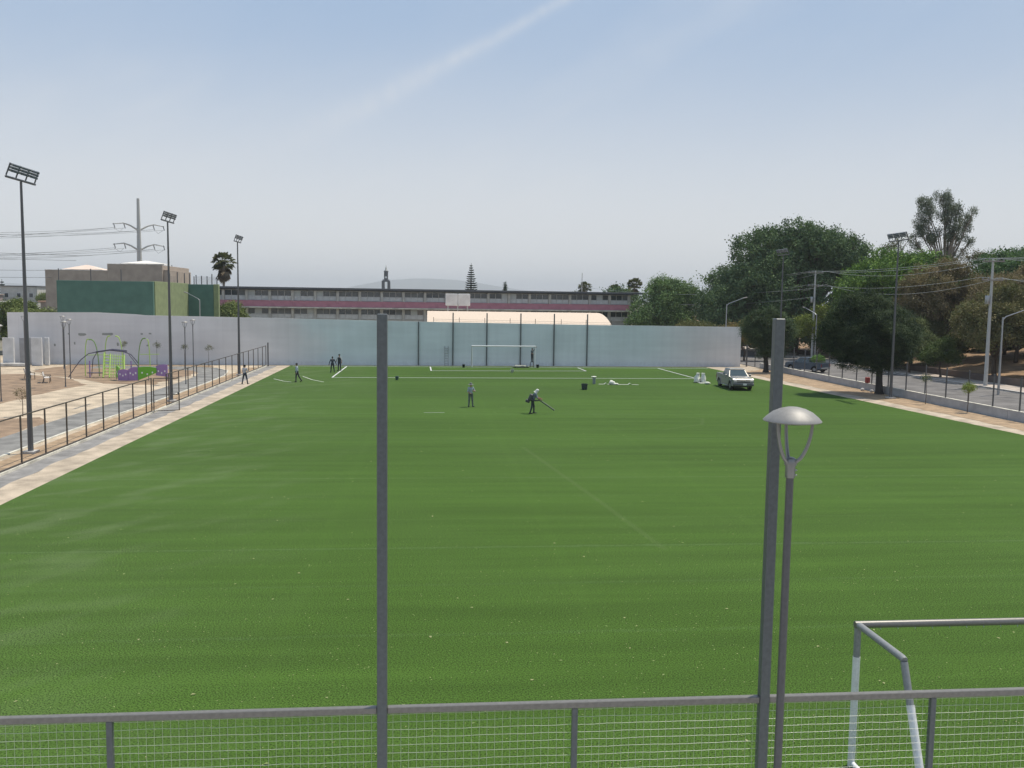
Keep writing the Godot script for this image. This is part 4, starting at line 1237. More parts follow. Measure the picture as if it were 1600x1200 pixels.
func make_norfolk(nm: String, label: String, at: Vector3, h: float, w: float, tiers: int, sd: int) -> void:
	var t := thing(nm, label, "conifer", at)
	var b := MB.new(); b.tube([Vector3(0, -0.1, 0), Vector3(0, h * 0.6, 0), Vector3(0, h, 0)], [0.35, 0.2, 0.04], 8)
	part(t, "trunk", b, M.bark_dark)
	b = MB.new()
	b.use_c = true
	var g := RandomNumberGenerator.new(); g.seed = sd
	for i in tiers:
		var u := float(i) / tiers
		var y := h * (0.12 + 0.87 * u)
		var ln := w * (1.0 - pow(u, 1.25)) * 1.0 + 0.25
		for k in 8:
			var a := TAU * k / 8 + i * 0.5 + g.randf_range(-0.15, 0.15)
			var d := Vector3(cos(a), 0.0, sin(a))
			var l := ln * g.randf_range(0.8, 1.1)
			var p0 := Vector3(0, y, 0)
			var tip := p0 + d * l + Vector3(0, l * 0.10, 0)
			var mid := p0 + d * l * 0.6 - Vector3(0, l * 0.06, 0)
			b.col = Color(0.035, 0.06, 0.04).lerp(Color(0.05, 0.085, 0.05), g.randf())
			b.tube([p0, mid, tip], [0.16, 0.15, 0.06], 4, false)
			var s := d.cross(Vector3.UP)
			for q in 9:
				var f := 0.22 + 0.08 * q
				var c := p0.lerp(mid, minf(f / 0.6, 1.0)) if f < 0.6 else mid.lerp(tip, (f - 0.6) / 0.4)
				for sg in [-1.0, 1.0]:
					var e: Vector3 = c + (s * sg * 0.8 + d * 0.5 + Vector3(0, 0.14, 0)).normalized() * l * 0.27 * (1.1 - f * 0.6)
					b.tube([c, e], [0.15, 0.06], 3, false)
	part(t, "crown", b, M.leaf).set_meta("kind", "stuff")

func make_trees() -> void:
	var dk0 := Color(0.032, 0.055, 0.033); var dk1 := Color(0.090, 0.128, 0.058)
	# the great spreading tree beyond the street
	var bl := blobs_dome(66, 14.2, 5.0, 21.0, 10.0, 2.1, 3.6, 12)
	bl += [[Vector3(-12.6, 7.5, 4), Vector3(3.2, 3.2, 3.0)], [Vector3(-13.0, 4.6, 5), Vector3(3.0, 2.8, 3.0)], [Vector3(-8.5, 3.6, 7), Vector3(3.4, 2.6, 3.0)], [Vector3(-3, 4.0, 8), Vector3(3.6, 2.6, 3.0)], [Vector3(-9, 11, 5), Vector3(3.6, 3.0, 3.2)], [Vector3(10, 8, 4), Vector3(3.4, 3.2, 3.2)], [Vector3(4, 5, 8), Vector3(3.4, 2.8, 3)], [Vector3(9, 3.5, 7), Vector3(3.6, 2.6, 3)], [Vector3(-12, 2.6, 6), Vector3(2.6, 1.8, 2.4)], [Vector3(-6, 6.5, 8), Vector3(3.4, 2.4, 2.6)], [Vector3(0, 7, 8.5), Vector3(3.4, 2.4, 2.4)]]
	var t := tree("spreading_tree", "huge dark green spreading tree with domed crown beyond the street", Vector3(57.9, 0.2, -138), bl, {r = 0.75, fork = 3.4, kind = "broad", dens = 1.7, c0 = dk0, c1 = dk1, gap = -0.12, size = 1.6, seed = 12, bark = M.bark})
	for q in [[Vector3(-3.2, 0, 2.5), 21], [Vector3(4.0, 0, 1.5), 22]]:
		limbs(t, 0.42, 5.5, [[q[0] * 1.6 + Vector3(0, 12, 0), Vector3(2, 2, 2)], [q[0] * 1.2 + Vector3(1.5, 13.5, 1), Vector3(2, 2, 2)], [q[0] * 1.9 + Vector3(-1, 11.5, -1), Vector3(2, 2, 2)]], M.bark, q[1], q[0])
	# round tree left of it
	tree("round_tree", "round mid green tree between the school and the great dark tree", Vector3(41.6, 0, -152), blobs_dome(22, 6.6, 3.6, 12.4, 6.0, 1.5, 2.5, 31) + [[Vector3(-5.2, 5.0, 3), Vector3(2.4, 2.0, 2.2)], [Vector3(0, 4.2, 5), Vector3(2.6, 2.2, 2)], [Vector3(3.8, 4.6, 3), Vector3(2.2, 2.2, 2.0)]], {r = 0.4, fork = 2.6, kind = "broad", dens = 1.7, c0 = Color(0.045, 0.075, 0.035), c1 = Color(0.11, 0.16, 0.06), gap = -0.25, size = 1.5, seed = 31})
	tree("round_tree", "smaller dark tree hugging the end of the school roof", Vector3(36.5, 0, -168), blobs_dome(9, 4.0, 4.0, 11.2, 3.5, 1.2, 1.8, 33), {r = 0.3, fork = 3, kind = "broad", dens = 1.5, c0 = dk0, c1 = dk1, size = 1.5, seed = 33})
	# shrubs above the wall end
	for q in [[Vector3(43.0, 0, -119), 3.4, "yellowing brown shrub above the wall near the street lamp", Color(0.09, 0.085, 0.03), Color(0.20, 0.14, 0.06), 41], [Vector3(36.4, 0, -121), 2.6, "dull olive shrub above the wall beside the sports roof", Color(0.06, 0.07, 0.03), Color(0.13, 0.12, 0.05), 42]]:
		tree("shrub", q[2], q[0], [[Vector3(0, 3.9, 0), Vector3(q[1], 1.5, 1.6)], [Vector3(q[1] * 0.7, 3.5, 0.5), Vector3(1.8, 1.5, 1.4)], [Vector3(-q[1] * 0.7, 3.4, 0.4), Vector3(1.6, 1.3, 1.4)]], {cat = "shrub", r = 0.12, fork = 1.2, kind = "sparse", dens = 2.4, c0 = q[3], c1 = q[4], gap = -0.4, size = 1.1, seed = q[5]})
	# second dark tree with bright tips
	bl = blobs_dome(30, 7.0, 4.0, 16.6, 5.5, 1.5, 2.5, 52)
	tree("broadleaf_tree", "dense dark tree with yellow green tips right behind the big feathery tree", Vector3(63.0, 0.5, -119), bl + [[Vector3(0, 3.2, 4.5), Vector3(3.0, 2.0, 2)], [Vector3(5, 4, 4), Vector3(3.0, 2.4, 2)], [Vector3(-3, 4.6, 4), Vector3(2.6, 2.4, 2.2)], [Vector3(2.5, 4.6, 4), Vector3(2.8, 2.4, 2.2)]], {r = 0.42, fork = 3.5, kind = "broad", dens = 1.9, c0 = Color(0.028, 0.06, 0.022), c1 = Color(0.12, 0.18, 0.04), gap = -0.25, size = 1.5, seed = 52})
	# trees of the ridge on the right
	tree("broadleaf_tree", "dark green tree below the tall eucalyptus", Vector3(69.5, 1.5, -120), blobs_dome(30, 6.8, 2.0, 14.6, 5.0, 1.5, 2.4, 56), {r = 0.4, fork = 3.5, kind = "broad", dens = 1.8, c0 = Color(0.03, 0.062, 0.022), c1 = Color(0.12, 0.18, 0.045), gap = -0.22, size = 1.5, seed = 56})
	tree("broadleaf_tree", "broad blue green tree on the ridge past the eucalyptus", Vector3(80.5, 2.5, -120), blobs_dome(34, 7.6, 2.0, 14.6, 5.5, 1.6, 2.5, 58), {r = 0.4, fork = 3.5, kind = "broad", dens = 1.7, c0 = Color(0.032, 0.06, 0.03), c1 = Color(0.085, 0.13, 0.05), gap = -0.22, size = 1.5, seed = 58})
	tree("broadleaf_tree", "dark tree closing the ridge behind the dry trees", Vector3(90, 2.5, -118), blobs_dome(26, 6.8, 2.0, 14.6, 5.0, 1.6, 2.4, 59), {r = 0.4, fork = 3.5, kind = "broad", dens = 1.6, c0 = Color(0.032, 0.06, 0.03), c1 = Color(0.08, 0.12, 0.05), gap = -0.22, size = 1.5, seed = 59})
	# tall eucalyptus, upright sprays with sky between them
	bl = []
	rng.seed = 61
	for q in [[-3.4, 16.5, 22.3, 1.5], [0.1, 16.5, 23.8, 1.6], [1.9, 17.5, 22.8, 1.1], [3.9, 16.0, 21.0, 0.9], [1.2, 13.5, 17.5, 0.7], [-1.8, 14, 17.5, 0.8], [-4.6, 15.2, 18.5, 0.8]]:
		var y: float = q[1]
		while y < q[2]:
			bl.append([Vector3(q[0] + rng.randf_range(-0.7, 0.7), y, rng.randf_range(-1.2, 1.2)), Vector3(q[3] * rng.randf_range(0.6, 1.0), 1.0, q[3] * 0.8)])
			y += 1.15
	tree("eucalyptus", "tall grey green eucalyptus standing above all the other trees", Vector3(82.4, 2.0, -138), bl, {r = 0.26, fork = 10.5, kind = "sparse", dens = 2.4, c0 = Color(0.06, 0.075, 0.055), c1 = Color(0.11, 0.125, 0.085), gap = -0.08, size = 1.1, seed = 61, bark = M.bark_pale})
	bl = []
	for q in [[-3.2, 14.2], [-1.4, 15.6], [0.4, 13.6], [1.8, 12.6], [-2.6, 12.2], [0, 11.6]]: bl.append([Vector3(q[0], q[1], rng.randf_range(-1, 1)), Vector3(1.7, 1.1, 1.3)])
	tree("thin_tree", "thin leaved tree with open crown beside the eucalyptus", Vector3(75.5, 2.0, -137), bl, {r = 0.22, fork = 8.0, kind = "sparse", dens = 2.0, c0 = Color(0.06, 0.065, 0.035), c1 = Color(0.11, 0.105, 0.06), gap = 0.0, size = 1.2, seed = 62, bark = M.bark_pale})
	bl = []
	for q in [[-2.2, 14.0], [0.2, 13.4], [2.2, 13.2], [4.2, 11.6], [-1.0, 11.8], [2.8, 10.8]]: bl.append([Vector3(q[0], q[1], rng.randf_range(-1, 1)), Vector3(1.8, 1.2, 1.3)])
	tree("thin_tree", "thin leaved tree fading into brown on the far side of the eucalyptus", Vector3(88.5, 2.0, -138), bl, {r = 0.22, fork = 8.0, kind = "sparse", dens = 2.0, c0 = Color(0.07, 0.07, 0.035), c1 = Color(0.12, 0.11, 0.06), gap = 0.0, size = 1.2, seed = 63, bark = M.bark_pale})
	# dry, brownish trees along the pavement
	var dry0 := Color(0.075, 0.07, 0.035); var dry1 := Color(0.165, 0.125, 0.075)
	var k := 0
	for q in [[Vector3(61.5, 0.6, -104), 5.2, 4.0, 13.2, "half bare tan tree in front of the dense dark trees", dry0, dry1],
			[Vector3(59.0, 0.4, -88.5), 4.6, 3.0, 9.6, "olive and brown tree by the retaining wall", Color(0.06, 0.07, 0.03), Color(0.14, 0.12, 0.06)],
			[Vector3(66.5, 0.8, -96), 5.4, 3.4, 12.2, "wide dry brown tree behind the street lamp", dry0, dry1],
			[Vector3(64.0, 0.8, -84), 4.4, 3.0, 9.4, "dry tree with bare forked limbs over the orange bank", dry0, Color(0.15, 0.13, 0.06)],
			[Vector3(73.0, 1.4, -92), 5.0, 3.2, 11.6, "brown leaved tree on the top of the orange bank", dry0, dry1],
			[Vector3(70.5, 1.2, -104), 5.6, 3.0, 12.6, "broad tan tree between the floodlight and the ridge", dry0, dry1],
			[Vector3(78.0, 1.8, -100), 5.6, 3.0, 12.0, "rusty brown tree high on the orange bank", dry0, dry1],
			[Vector3(68.5, 1.0, -84), 4.6, 2.8, 9.8, "olive brown tree beside the forked dry tree", Color(0.06, 0.07, 0.03), Color(0.14, 0.12, 0.06)],
			[Vector3(57.9, 0.3, -103), 3.6, 1.6, 7.6, "olive tree hanging over the retaining wall", Color(0.05, 0.06, 0.028), Color(0.11, 0.105, 0.05)],
			[Vector3(62.5, 0.5, -74), 3.6, 3.2, 8.4, "small olive tree with leaning stems on the orange bank", Color(0.06, 0.075, 0.03), Color(0.13, 0.13, 0.05)]]:
		tree("dry_tree", q[4], q[0], blobs_dome(24, q[1] * 1.12, q[2] * 0.8, q[3] * 1.03, q[1] * 0.8, 1.1, 1.75, 70 + k), {r = 0.24, fork = 2.2, kind = "sparse", dens = 3.0, c0 = q[5], c1 = q[6], gap = -0.12, size = 1.15, seed = 70 + k, group = "dry trees along the street", bark = M.bark})
		k += 1
	k = 0
	for q in [[Vector3(60.5, 0.4, -112), 4.0, "dark undergrowth bush below the dense tree"], [Vector3(66.5, 1.0, -110), 4.2, "dull bush on the shaded bank"], [Vector3(73.5, 1.6, -110), 4.2, "grey green bush on the bank below the eucalyptus"], [Vector3(59.5, 0.4, -126), 4.6, "deep green undergrowth below the great tree"], [Vector3(52.5, 0.1, -146), 4.6, "shady undergrowth at the foot of the great tree"], [Vector3(81, 2.2, -108), 4.4, "olive bush at the top of the bank"]]:
		tree("bank_bush", q[2], q[0], blobs_dome(10, q[1], 0.8, 4.2, 2.6, 0.9, 1.5, 170 + k), {cat = "bush", r = 0.1, fork = 0.6, kind = "broad", dens = 2.0, c0 = Color(0.03, 0.045, 0.022), c1 = Color(0.075, 0.09, 0.04), gap = -0.3, size = 1.25, seed = 170 + k, group = "undergrowth on the bank"})
		k += 1
	# young green trees on the pavement
	tree("street_tree", "small round green tree growing from the far pavement", Vector3(55.2, 0.08, -92), blobs_dome(8, 1.9, 1.9, 4.2, 1.7, 0.6, 0.95, 82), {r = 0.11, fork = 1.7, kind = "broad", dens = 3.0, c0 = Color(0.035, 0.055, 0.02), c1 = Color(0.08, 0.10, 0.035), gap = -0.3, size = 0.75, seed = 82})
	tree("street_tree", "pale feathery green tree hanging over the far pavement", Vector3(55.0, 0.08, -98), blobs_dome(12, 2.6, 1.4, 6.4, 2.2, 0.8, 1.3, 83), {r = 0.12, fork = 1.8, kind = "needle", dens = 5.0, c0 = Color(0.045, 0.06, 0.025), c1 = Color(0.10, 0.115, 0.05), gap = -0.3, size = 1.1, seed = 83})
	tree("street_tree", "bright yellow green tree behind the blue street pickup", Vector3(55.0, 0.08, -122), blobs_dome(14, 3.6, 3.2, 7.6, 2.6, 0.9, 1.4, 84), {r = 0.16, fork = 2.2, kind = "broad", dens = 2.4, c0 = Color(0.06, 0.08, 0.02), c1 = Color(0.16, 0.18, 0.045), gap = -0.2, size = 1.1, seed = 84})
	tree("street_tree", "dull green tree behind the tall square fence post", Vector3(55.2, 0.08, -130), blobs_dome(12, 3.4, 2.2, 6.6, 2.6, 0.9, 1.4, 85), {r = 0.16, fork = 2.0, kind = "broad", dens = 2.4, c0 = Color(0.045, 0.06, 0.025), c1 = Color(0.09, 0.10, 0.04), gap = -0.2, size = 1.1, seed = 85})
	# two feathery dark trees on this side of the low wall
	var n0 := Color(0.013, 0.024, 0.016); var n1 := Color(0.048, 0.066, 0.032)
	bl = [[Vector3(-1.0, 7.9, 0), Vector3(1.5, 1.2, 1.4)], [Vector3(-2.4, 7.3, 0.4), Vector3(1.4, 1.3, 1.3)], [Vector3(0.6, 7.2, -0.4), Vector3(1.5, 1.3, 1.4)], [Vector3(-3.5, 6.2, 0.5), Vector3(1.3, 1.3, 1.3)], [Vector3(1.9, 6.2, 0.2), Vector3(1.4, 1.3, 1.3)],
		[Vector3(-0.8, 6.2, 1.2), Vector3(1.9, 1.5, 1.5)], [Vector3(-4.0, 5.0, 0), Vector3(1.1, 1.2, 1.2)], [Vector3(-2.4, 5.0, 1.4), Vector3(1.7, 1.4, 1.5)], [Vector3(2.6, 5.0, 0.6), Vector3(1.3, 1.3, 1.3)], [Vector3(0.6, 4.9, 1.8), Vector3(1.8, 1.4, 1.4)],
		[Vector3(-3.3, 3.9, 0.8), Vector3(1.3, 1.1, 1.2)], [Vector3(-1.4, 3.7, 1.8), Vector3(1.7, 1.2, 1.3)], [Vector3(1.0, 3.6, 1.6), Vector3(1.6, 1.2, 1.3)], [Vector3(2.6, 3.8, 0.2), Vector3(1.1, 1.1, 1.1)], [Vector3(-2.3, 2.8, 0.9), Vector3(1.2, 0.8, 1.0)], [Vector3(0.2, 2.7, 1.2), Vector3(1.3, 0.8, 1.0)], [Vector3(-0.2, 5.4, -1.4), Vector3(2.6, 2.4, 1.8)]]
	for q in bl: q[0] += Vector3(-0.75, 0, 0)
	tree("casuarina_tree", "big dark feathery tree with a thick trunk at the dirt verge", Vector3(39.42, -0.02, -75.0), bl, {r = 0.31, fork = 2.2, kind = "needle", dens = 7.5, c0 = n0, c1 = n1, gap = -0.38, size = 1.05, seed = 91, bark = M.bark_dark})
	bl = [[Vector3(0.2, 6.6, 0), Vector3(1.1, 0.9, 1.0)], [Vector3(-1.3, 6.0, 0.2), Vector3(1.2, 1.0, 1.1)], [Vector3(1.3, 5.8, 0), Vector3(1.2, 1.0, 1.1)], [Vector3(-2.3, 5.0, 0), Vector3(1.0, 1.0, 1.0)], [Vector3(0, 5.1, 0.8), Vector3(1.5, 1.2, 1.2)], [Vector3(2.2, 4.8, 0.2), Vector3(1.1, 1.1, 1.1)],
		[Vector3(-1.4, 4.1, 0.7), Vector3(1.4, 1.2, 1.2)], [Vector3(1.2, 3.9, 0.6), Vector3(1.4, 1.2, 1.2)], [Vector3(-0.2, 3.0, 0.9), Vector3(1.5, 1.1, 1.1)], [Vector3(1.0, 2.4, 0.4), Vector3(1.1, 0.9, 1.0)], [Vector3(-0.2, 1.9, 0.3), Vector3(0.8, 0.7, 0.8)]]
	tree("casuarina_tree", "dark feathery tree by the end of the wall and the parked pickup", Vector3(38.2, -0.02, -98.5), bl, {r = 0.28, fork = 1.5, kind = "needle", dens = 7.0, c0 = Color(0.025, 0.042, 0.022), c1 = Color(0.07, 0.095, 0.045), gap = -0.38, size = 1.0, seed = 93, bark = M.bark_dark})
	# saplings
	k = 0
	for q in [[Vector3(39.3, -0.02, -61.8), 1.9, "yellow green sapling before the low street wall", Color(0.10, 0.13, 0.03), Color(0.20, 0.22, 0.06)], [Vector3(39.2, -0.02, -67.2), 2.2, "thin bare sapling in the dirt verge", Color(0.05, 0.07, 0.03), Color(0.1, 0.1, 0.05)], [Vector3(-25.6, -0.02, -59), 1.5, "bare stick sapling near the fence and first floodlight", Color(0.08, 0.07, 0.04), Color(0.12, 0.1, 0.06)],
			[Vector3(-29.0, -0.02, -99), 2.6, "thin sapling against the wall behind the playground", Color(0.05, 0.06, 0.03), Color(0.1, 0.1, 0.06)], [Vector3(-26.0, -0.02, -98.5), 2.4, "slim sapling between playground and wall", Color(0.05, 0.06, 0.03), Color(0.1, 0.1, 0.06)], [Vector3(-24.2, -0.02, -101.5), 2.2, "slender sapling near the bend of the track", Color(0.05, 0.06, 0.03), Color(0.1, 0.1, 0.06)], [Vector3(-32.8, -0.02, -100), 2.6, "sapling with sparse leaves behind the green arches", Color(0.05, 0.06, 0.03), Color(0.1, 0.1, 0.06)]]:
		var t2 := thing("sapling", q[2], "sapling", q[0], 0.0, "saplings")
		var b := MB.new(); b.tube([Vector3(0, -0.05, 0), Vector3(0.03, q[1] * 0.5, 0.02), Vector3(-0.02, q[1], 0)], [0.028, 0.022, 0.010], 6)
		part(t2, "trunk", b, M.bark)
		crown(t2, [[Vector3(0, q[1] * 0.95, 0), Vector3(0.42, 0.34, 0.4)]], "sparse", 3.0 if k == 0 else 0.7, q[3], q[4], -0.6, 0.42, 100 + k)
		k += 1
	# bushes beyond the wall on the left, and by the school
	k = 0
	for q in [[Vector3(-58.5, 0, -118), 4.0, 7.2, "overgrown olive bushes at the open end of the wall"], [Vector3(-51.0, 0, -122), 3.6, 7.0, "leafy bush between the green court and the wall end"], [Vector3(-55.0, 0, -127), 3.2, 7.6, "yellow green bush behind the white wall"], [Vector3(-62, 0, -112), 3.6, 6.4, "dark bush beside the low cream entrance wall"], [Vector3(-29.4, 0, -137), 3.0, 7.4, "leafy tree in the gap between court and school"], [Vector3(-95.0, 0, -235), 5.5, 9.2, "hazy grey green tree among distant houses"]]:
		tree("bush", q[3], q[0], blobs_dome(13, q[1], 1.6, q[2], q[1] * 0.7, 0.9, 1.5, 120 + k), {cat = "bush", r = 0.14, fork = 1.0, kind = "broad", dens = 2.6, c0 = Color(0.05, 0.07, 0.028), c1 = Color(0.13, 0.15, 0.05), gap = -0.3, size = 1.05, seed = 120 + k, group = "bushes"})
		k += 1
	make_palm("fan_palm", "tall fan palm with a shaggy crown above the school roof", Vector3(-35.3, 0, -160), 13.5, 2.1, 7, 0)
	make_palm("fan_palm", "fan palm beyond the school next to the radio mast", Vector3(41.5, 0, -238), 11.3, 1.9, 8, 1)
	make_palm("fan_palm", "squat fan palm beyond the end of the school roof", Vector3(50.0, 0, -240), 10.8, 1.9, 9, 1)
	make_palm("fan_palm", "small fan palm close to the round green tree", Vector3(53.4, 0, -240), 10.2, 1.4, 10, 1)
	make_palm("fan_palm", "fan palm with brown skirt rising beside the round green tree", Vector3(39.5, 0, -171), 11.0, 1.6, 15, 1)
	k = 0
	for q in [[Vector3(35.5, 0, -235), 3.4, 10.9, "hazy low tree behind the school roof"], [Vector3(39.0, 0, -242), 3.0, 11.4, "hazy tree beside the radio mast"], [Vector3(-112.0, 0, -236), 2.0, 7.5, "hazy tree beside the dull pink house"]]:
		tree("distant_tree", q[3], q[0], blobs_dome(8, q[1], 5.0, q[2], q[1] * 0.8, 1.1, 1.7, 140 + k), {r = 0.25, fork = 4, kind = "broad", dens = 1.4, c0 = Color(0.03, 0.045, 0.025), c1 = Color(0.06, 0.075, 0.04), gap = -0.3, size = 1.5, seed = 140 + k})
		k += 1
	make_norfolk("norfolk_pine", "tiered pine tree rising over the middle of the school roof", Vector3(10.8, 0, -232), 17.2, 3.0, 27, 3)
	make_norfolk("norfolk_pine", "small dark conifer among the distant houses", Vector3(-109.8, 0, -244), 11.5, 2.2, 15, 4)
	var b2 := MB.new()
	b2.lathe([Vector2(0.1, 0), Vector2(0.9, 0.8), Vector2(0.75, 5), Vector2(0.35, 10), Vector2(0, 12.2)], 10)
	var cy := thing("cypress_tree", "tiny dark pointed cypress above the school roof", "tree", Vector3(19.6, 0, -232))
	crown(cy, [[Vector3(0, 5, 0), Vector3(0.8, 5, 0.8)], [Vector3(0, 10, 0), Vector3(0.35, 2.4, 0.35)]], "broad", 5.0, Color(0.02, 0.035, 0.02), Color(0.035, 0.05, 0.03), -0.6, 0.8, 150)
	var bt := MB.new(); bt.tube([Vector3(0, -0.1, 0), Vector3(0, 11, 0)], [0.16, 0.04], 6)
	part(cy, "trunk", bt, M.bark_dark)

# ---------------------------------------------------------------- people
# a tapered-capsule field meshed as surface nets; one continuous skin, coloured by what covers it
class Field:
	var bones := []      # [a, b, ra, rb, colour]
	var k := 0.03
	func bone(a: Vector3, b: Vector3, ra: float, rb: float, c: Color) -> void:
		bones.append([a, b, ra, rb, c])
	func into(mb: MB, cell: float) -> void:
		var lo := Vector3(1e9, 1e9, 1e9)
		var hi := -lo
		for q in bones:
			var m: float = maxf(q[2], q[3]) + cell * 3.0
			lo = lo.min(q[0] - Vector3.ONE * m).min(q[1] - Vector3.ONE * m)
			hi = hi.max(q[0] + Vector3.ONE * m).max(q[1] + Vector3.ONE * m)
		var nx := int((hi.x - lo.x) / cell) + 2
		var ny := int((hi.y - lo.y) / cell) + 2
		var nz := int((hi.z - lo.z) / cell) + 2
		var f := PackedFloat32Array(); f.resize(nx * ny * nz); f.fill(1.0)
		var near := PackedFloat32Array(); near.resize(nx * ny * nz); near.fill(9.0)
		var own := PackedByteArray(); own.resize(nx * ny * nz)
		for bi in bones.size():
			var a: Vector3 = bones[bi][0]
			var b: Vector3 = bones[bi][1]
			var ra: float = bones[bi][2]
			var rb: float = bones[bi][3]
			var m := maxf(ra, rb) + k + cell * 2.0
			var p0 := ((a.min(b) - Vector3.ONE * m - lo) / cell).floor()
			var p1 := ((a.max(b) + Vector3.ONE * m - lo) / cell).ceil()
			var ab := b - a
			var inv := 1.0 / maxf(ab.length_squared(), 1e-9)
			for z in range(maxi(0, int(p0.z)), mini(nz, int(p1.z) + 1)):
				for y in range(maxi(0, int(p0.y)), mini(ny, int(p1.y) + 1)):
					var i := (z * ny + y) * nx + maxi(0, int(p0.x))
					for x in range(maxi(0, int(p0.x)), mini(nx, int(p1.x) + 1)):
						var p := lo + Vector3(x, y, z) * cell
						var t := clampf((p - a).dot(ab) * inv, 0.0, 1.0)
						var d := (p - a - ab * t).length() - lerpf(ra, rb, t)
						if d < near[i]:
							near[i] = d; own[i] = bi
						var g := f[i]
						var h := clampf(0.5 + 0.5 * (g - d) / k, 0.0, 1.0)
						f[i] = lerpf(g, d, h) - k * h * (1.0 - h)
						i += 1
		var at := PackedInt32Array(); at.resize(nx * ny * nz); at.fill(-1)
		var sx := 1
		var sy := nx
		var sz := nx * ny
		for z in nz - 1:
			for y in ny - 1:
				var i := (z * ny + y) * nx
				for x in nx - 1:
					var c := i + x
					var s0 := f[c] < 0.0
					if s0 == (f[c + 1] < 0.0) and s0 == (f[c + sy] < 0.0) and s0 == (f[c + sz] < 0.0) and s0 == (f[c + 1 + sy] < 0.0) and s0 == (f[c + 1 + sz] < 0.0) and s0 == (f[c + sy + sz] < 0.0) and s0 == (f[c + 1 + sy + sz] < 0.0): continue
					var sum := Vector3.ZERO
					var cnt := 0
					for e in 12:
						var ax := e / 4
						var u := e % 2
						var w := (e / 2) % 2
						var o := Vector3i.ZERO
						o[(ax + 1) % 3] = u; o[(ax + 2) % 3] = w
						var i0 := c + o.x + o.y * sy + o.z * sz
						var i1: int = i0 + [sx, sy, sz][ax]
						var f0 := f[i0]
						var f1 := f[i1]
						if (f0 < 0.0) != (f1 < 0.0):
							var pp := Vector3(o)
							pp[ax] += f0 / (f0 - f1)
							sum += pp; cnt += 1
					var loc := sum / cnt
					at[c] = mb.v.size()
					mb.v.append(lo + (Vector3(x, y, z) + loc) * cell)
					var gr := Vector3(f[c + 1] - f[c] + f[c + 1 + sy + sz] - f[c + sy + sz], f[c + sy] - f[c] + f[c + 1 + sy + sz] - f[c + 1 + sz], f[c + sz] - f[c] + f[c + 1 + sy + sz] - f[c + 1 + sy])
					mb.n.append(gr.normalized())
					mb.c.append(bones[own[c]][4])
		for z in range(1, nz - 1):
			for y in range(1, ny - 1):
				for x in range(1, nx - 1):
					var c := (z * ny + y) * nx + x
					var s0 := f[c] < 0.0
					for ax in 3:
						var st: int = [sx, sy, sz][ax]
						if s0 == (f[c + st] < 0.0): continue
						var d1: int = [sy, sz, sx][ax]
						var d2: int = [sz, sx, sy][ax]
						var q := [at[c], at[c - d1], at[c - d1 - d2], at[c - d2]]
						if q.min() < 0: continue
						var nn: Vector3 = mb.n[q[0]] + mb.n[q[2]]
						if (mb.v[q[1]] - mb.v[q[0]]).cross(mb.v[q[2]] - mb.v[q[0]]).dot(nn) > 0.0:
							mb.ix.append_array([q[0], q[2], q[1], q[0], q[3], q[2]])
						else:
							mb.ix.append_array([q[0], q[1], q[2], q[0], q[2], q[3]])

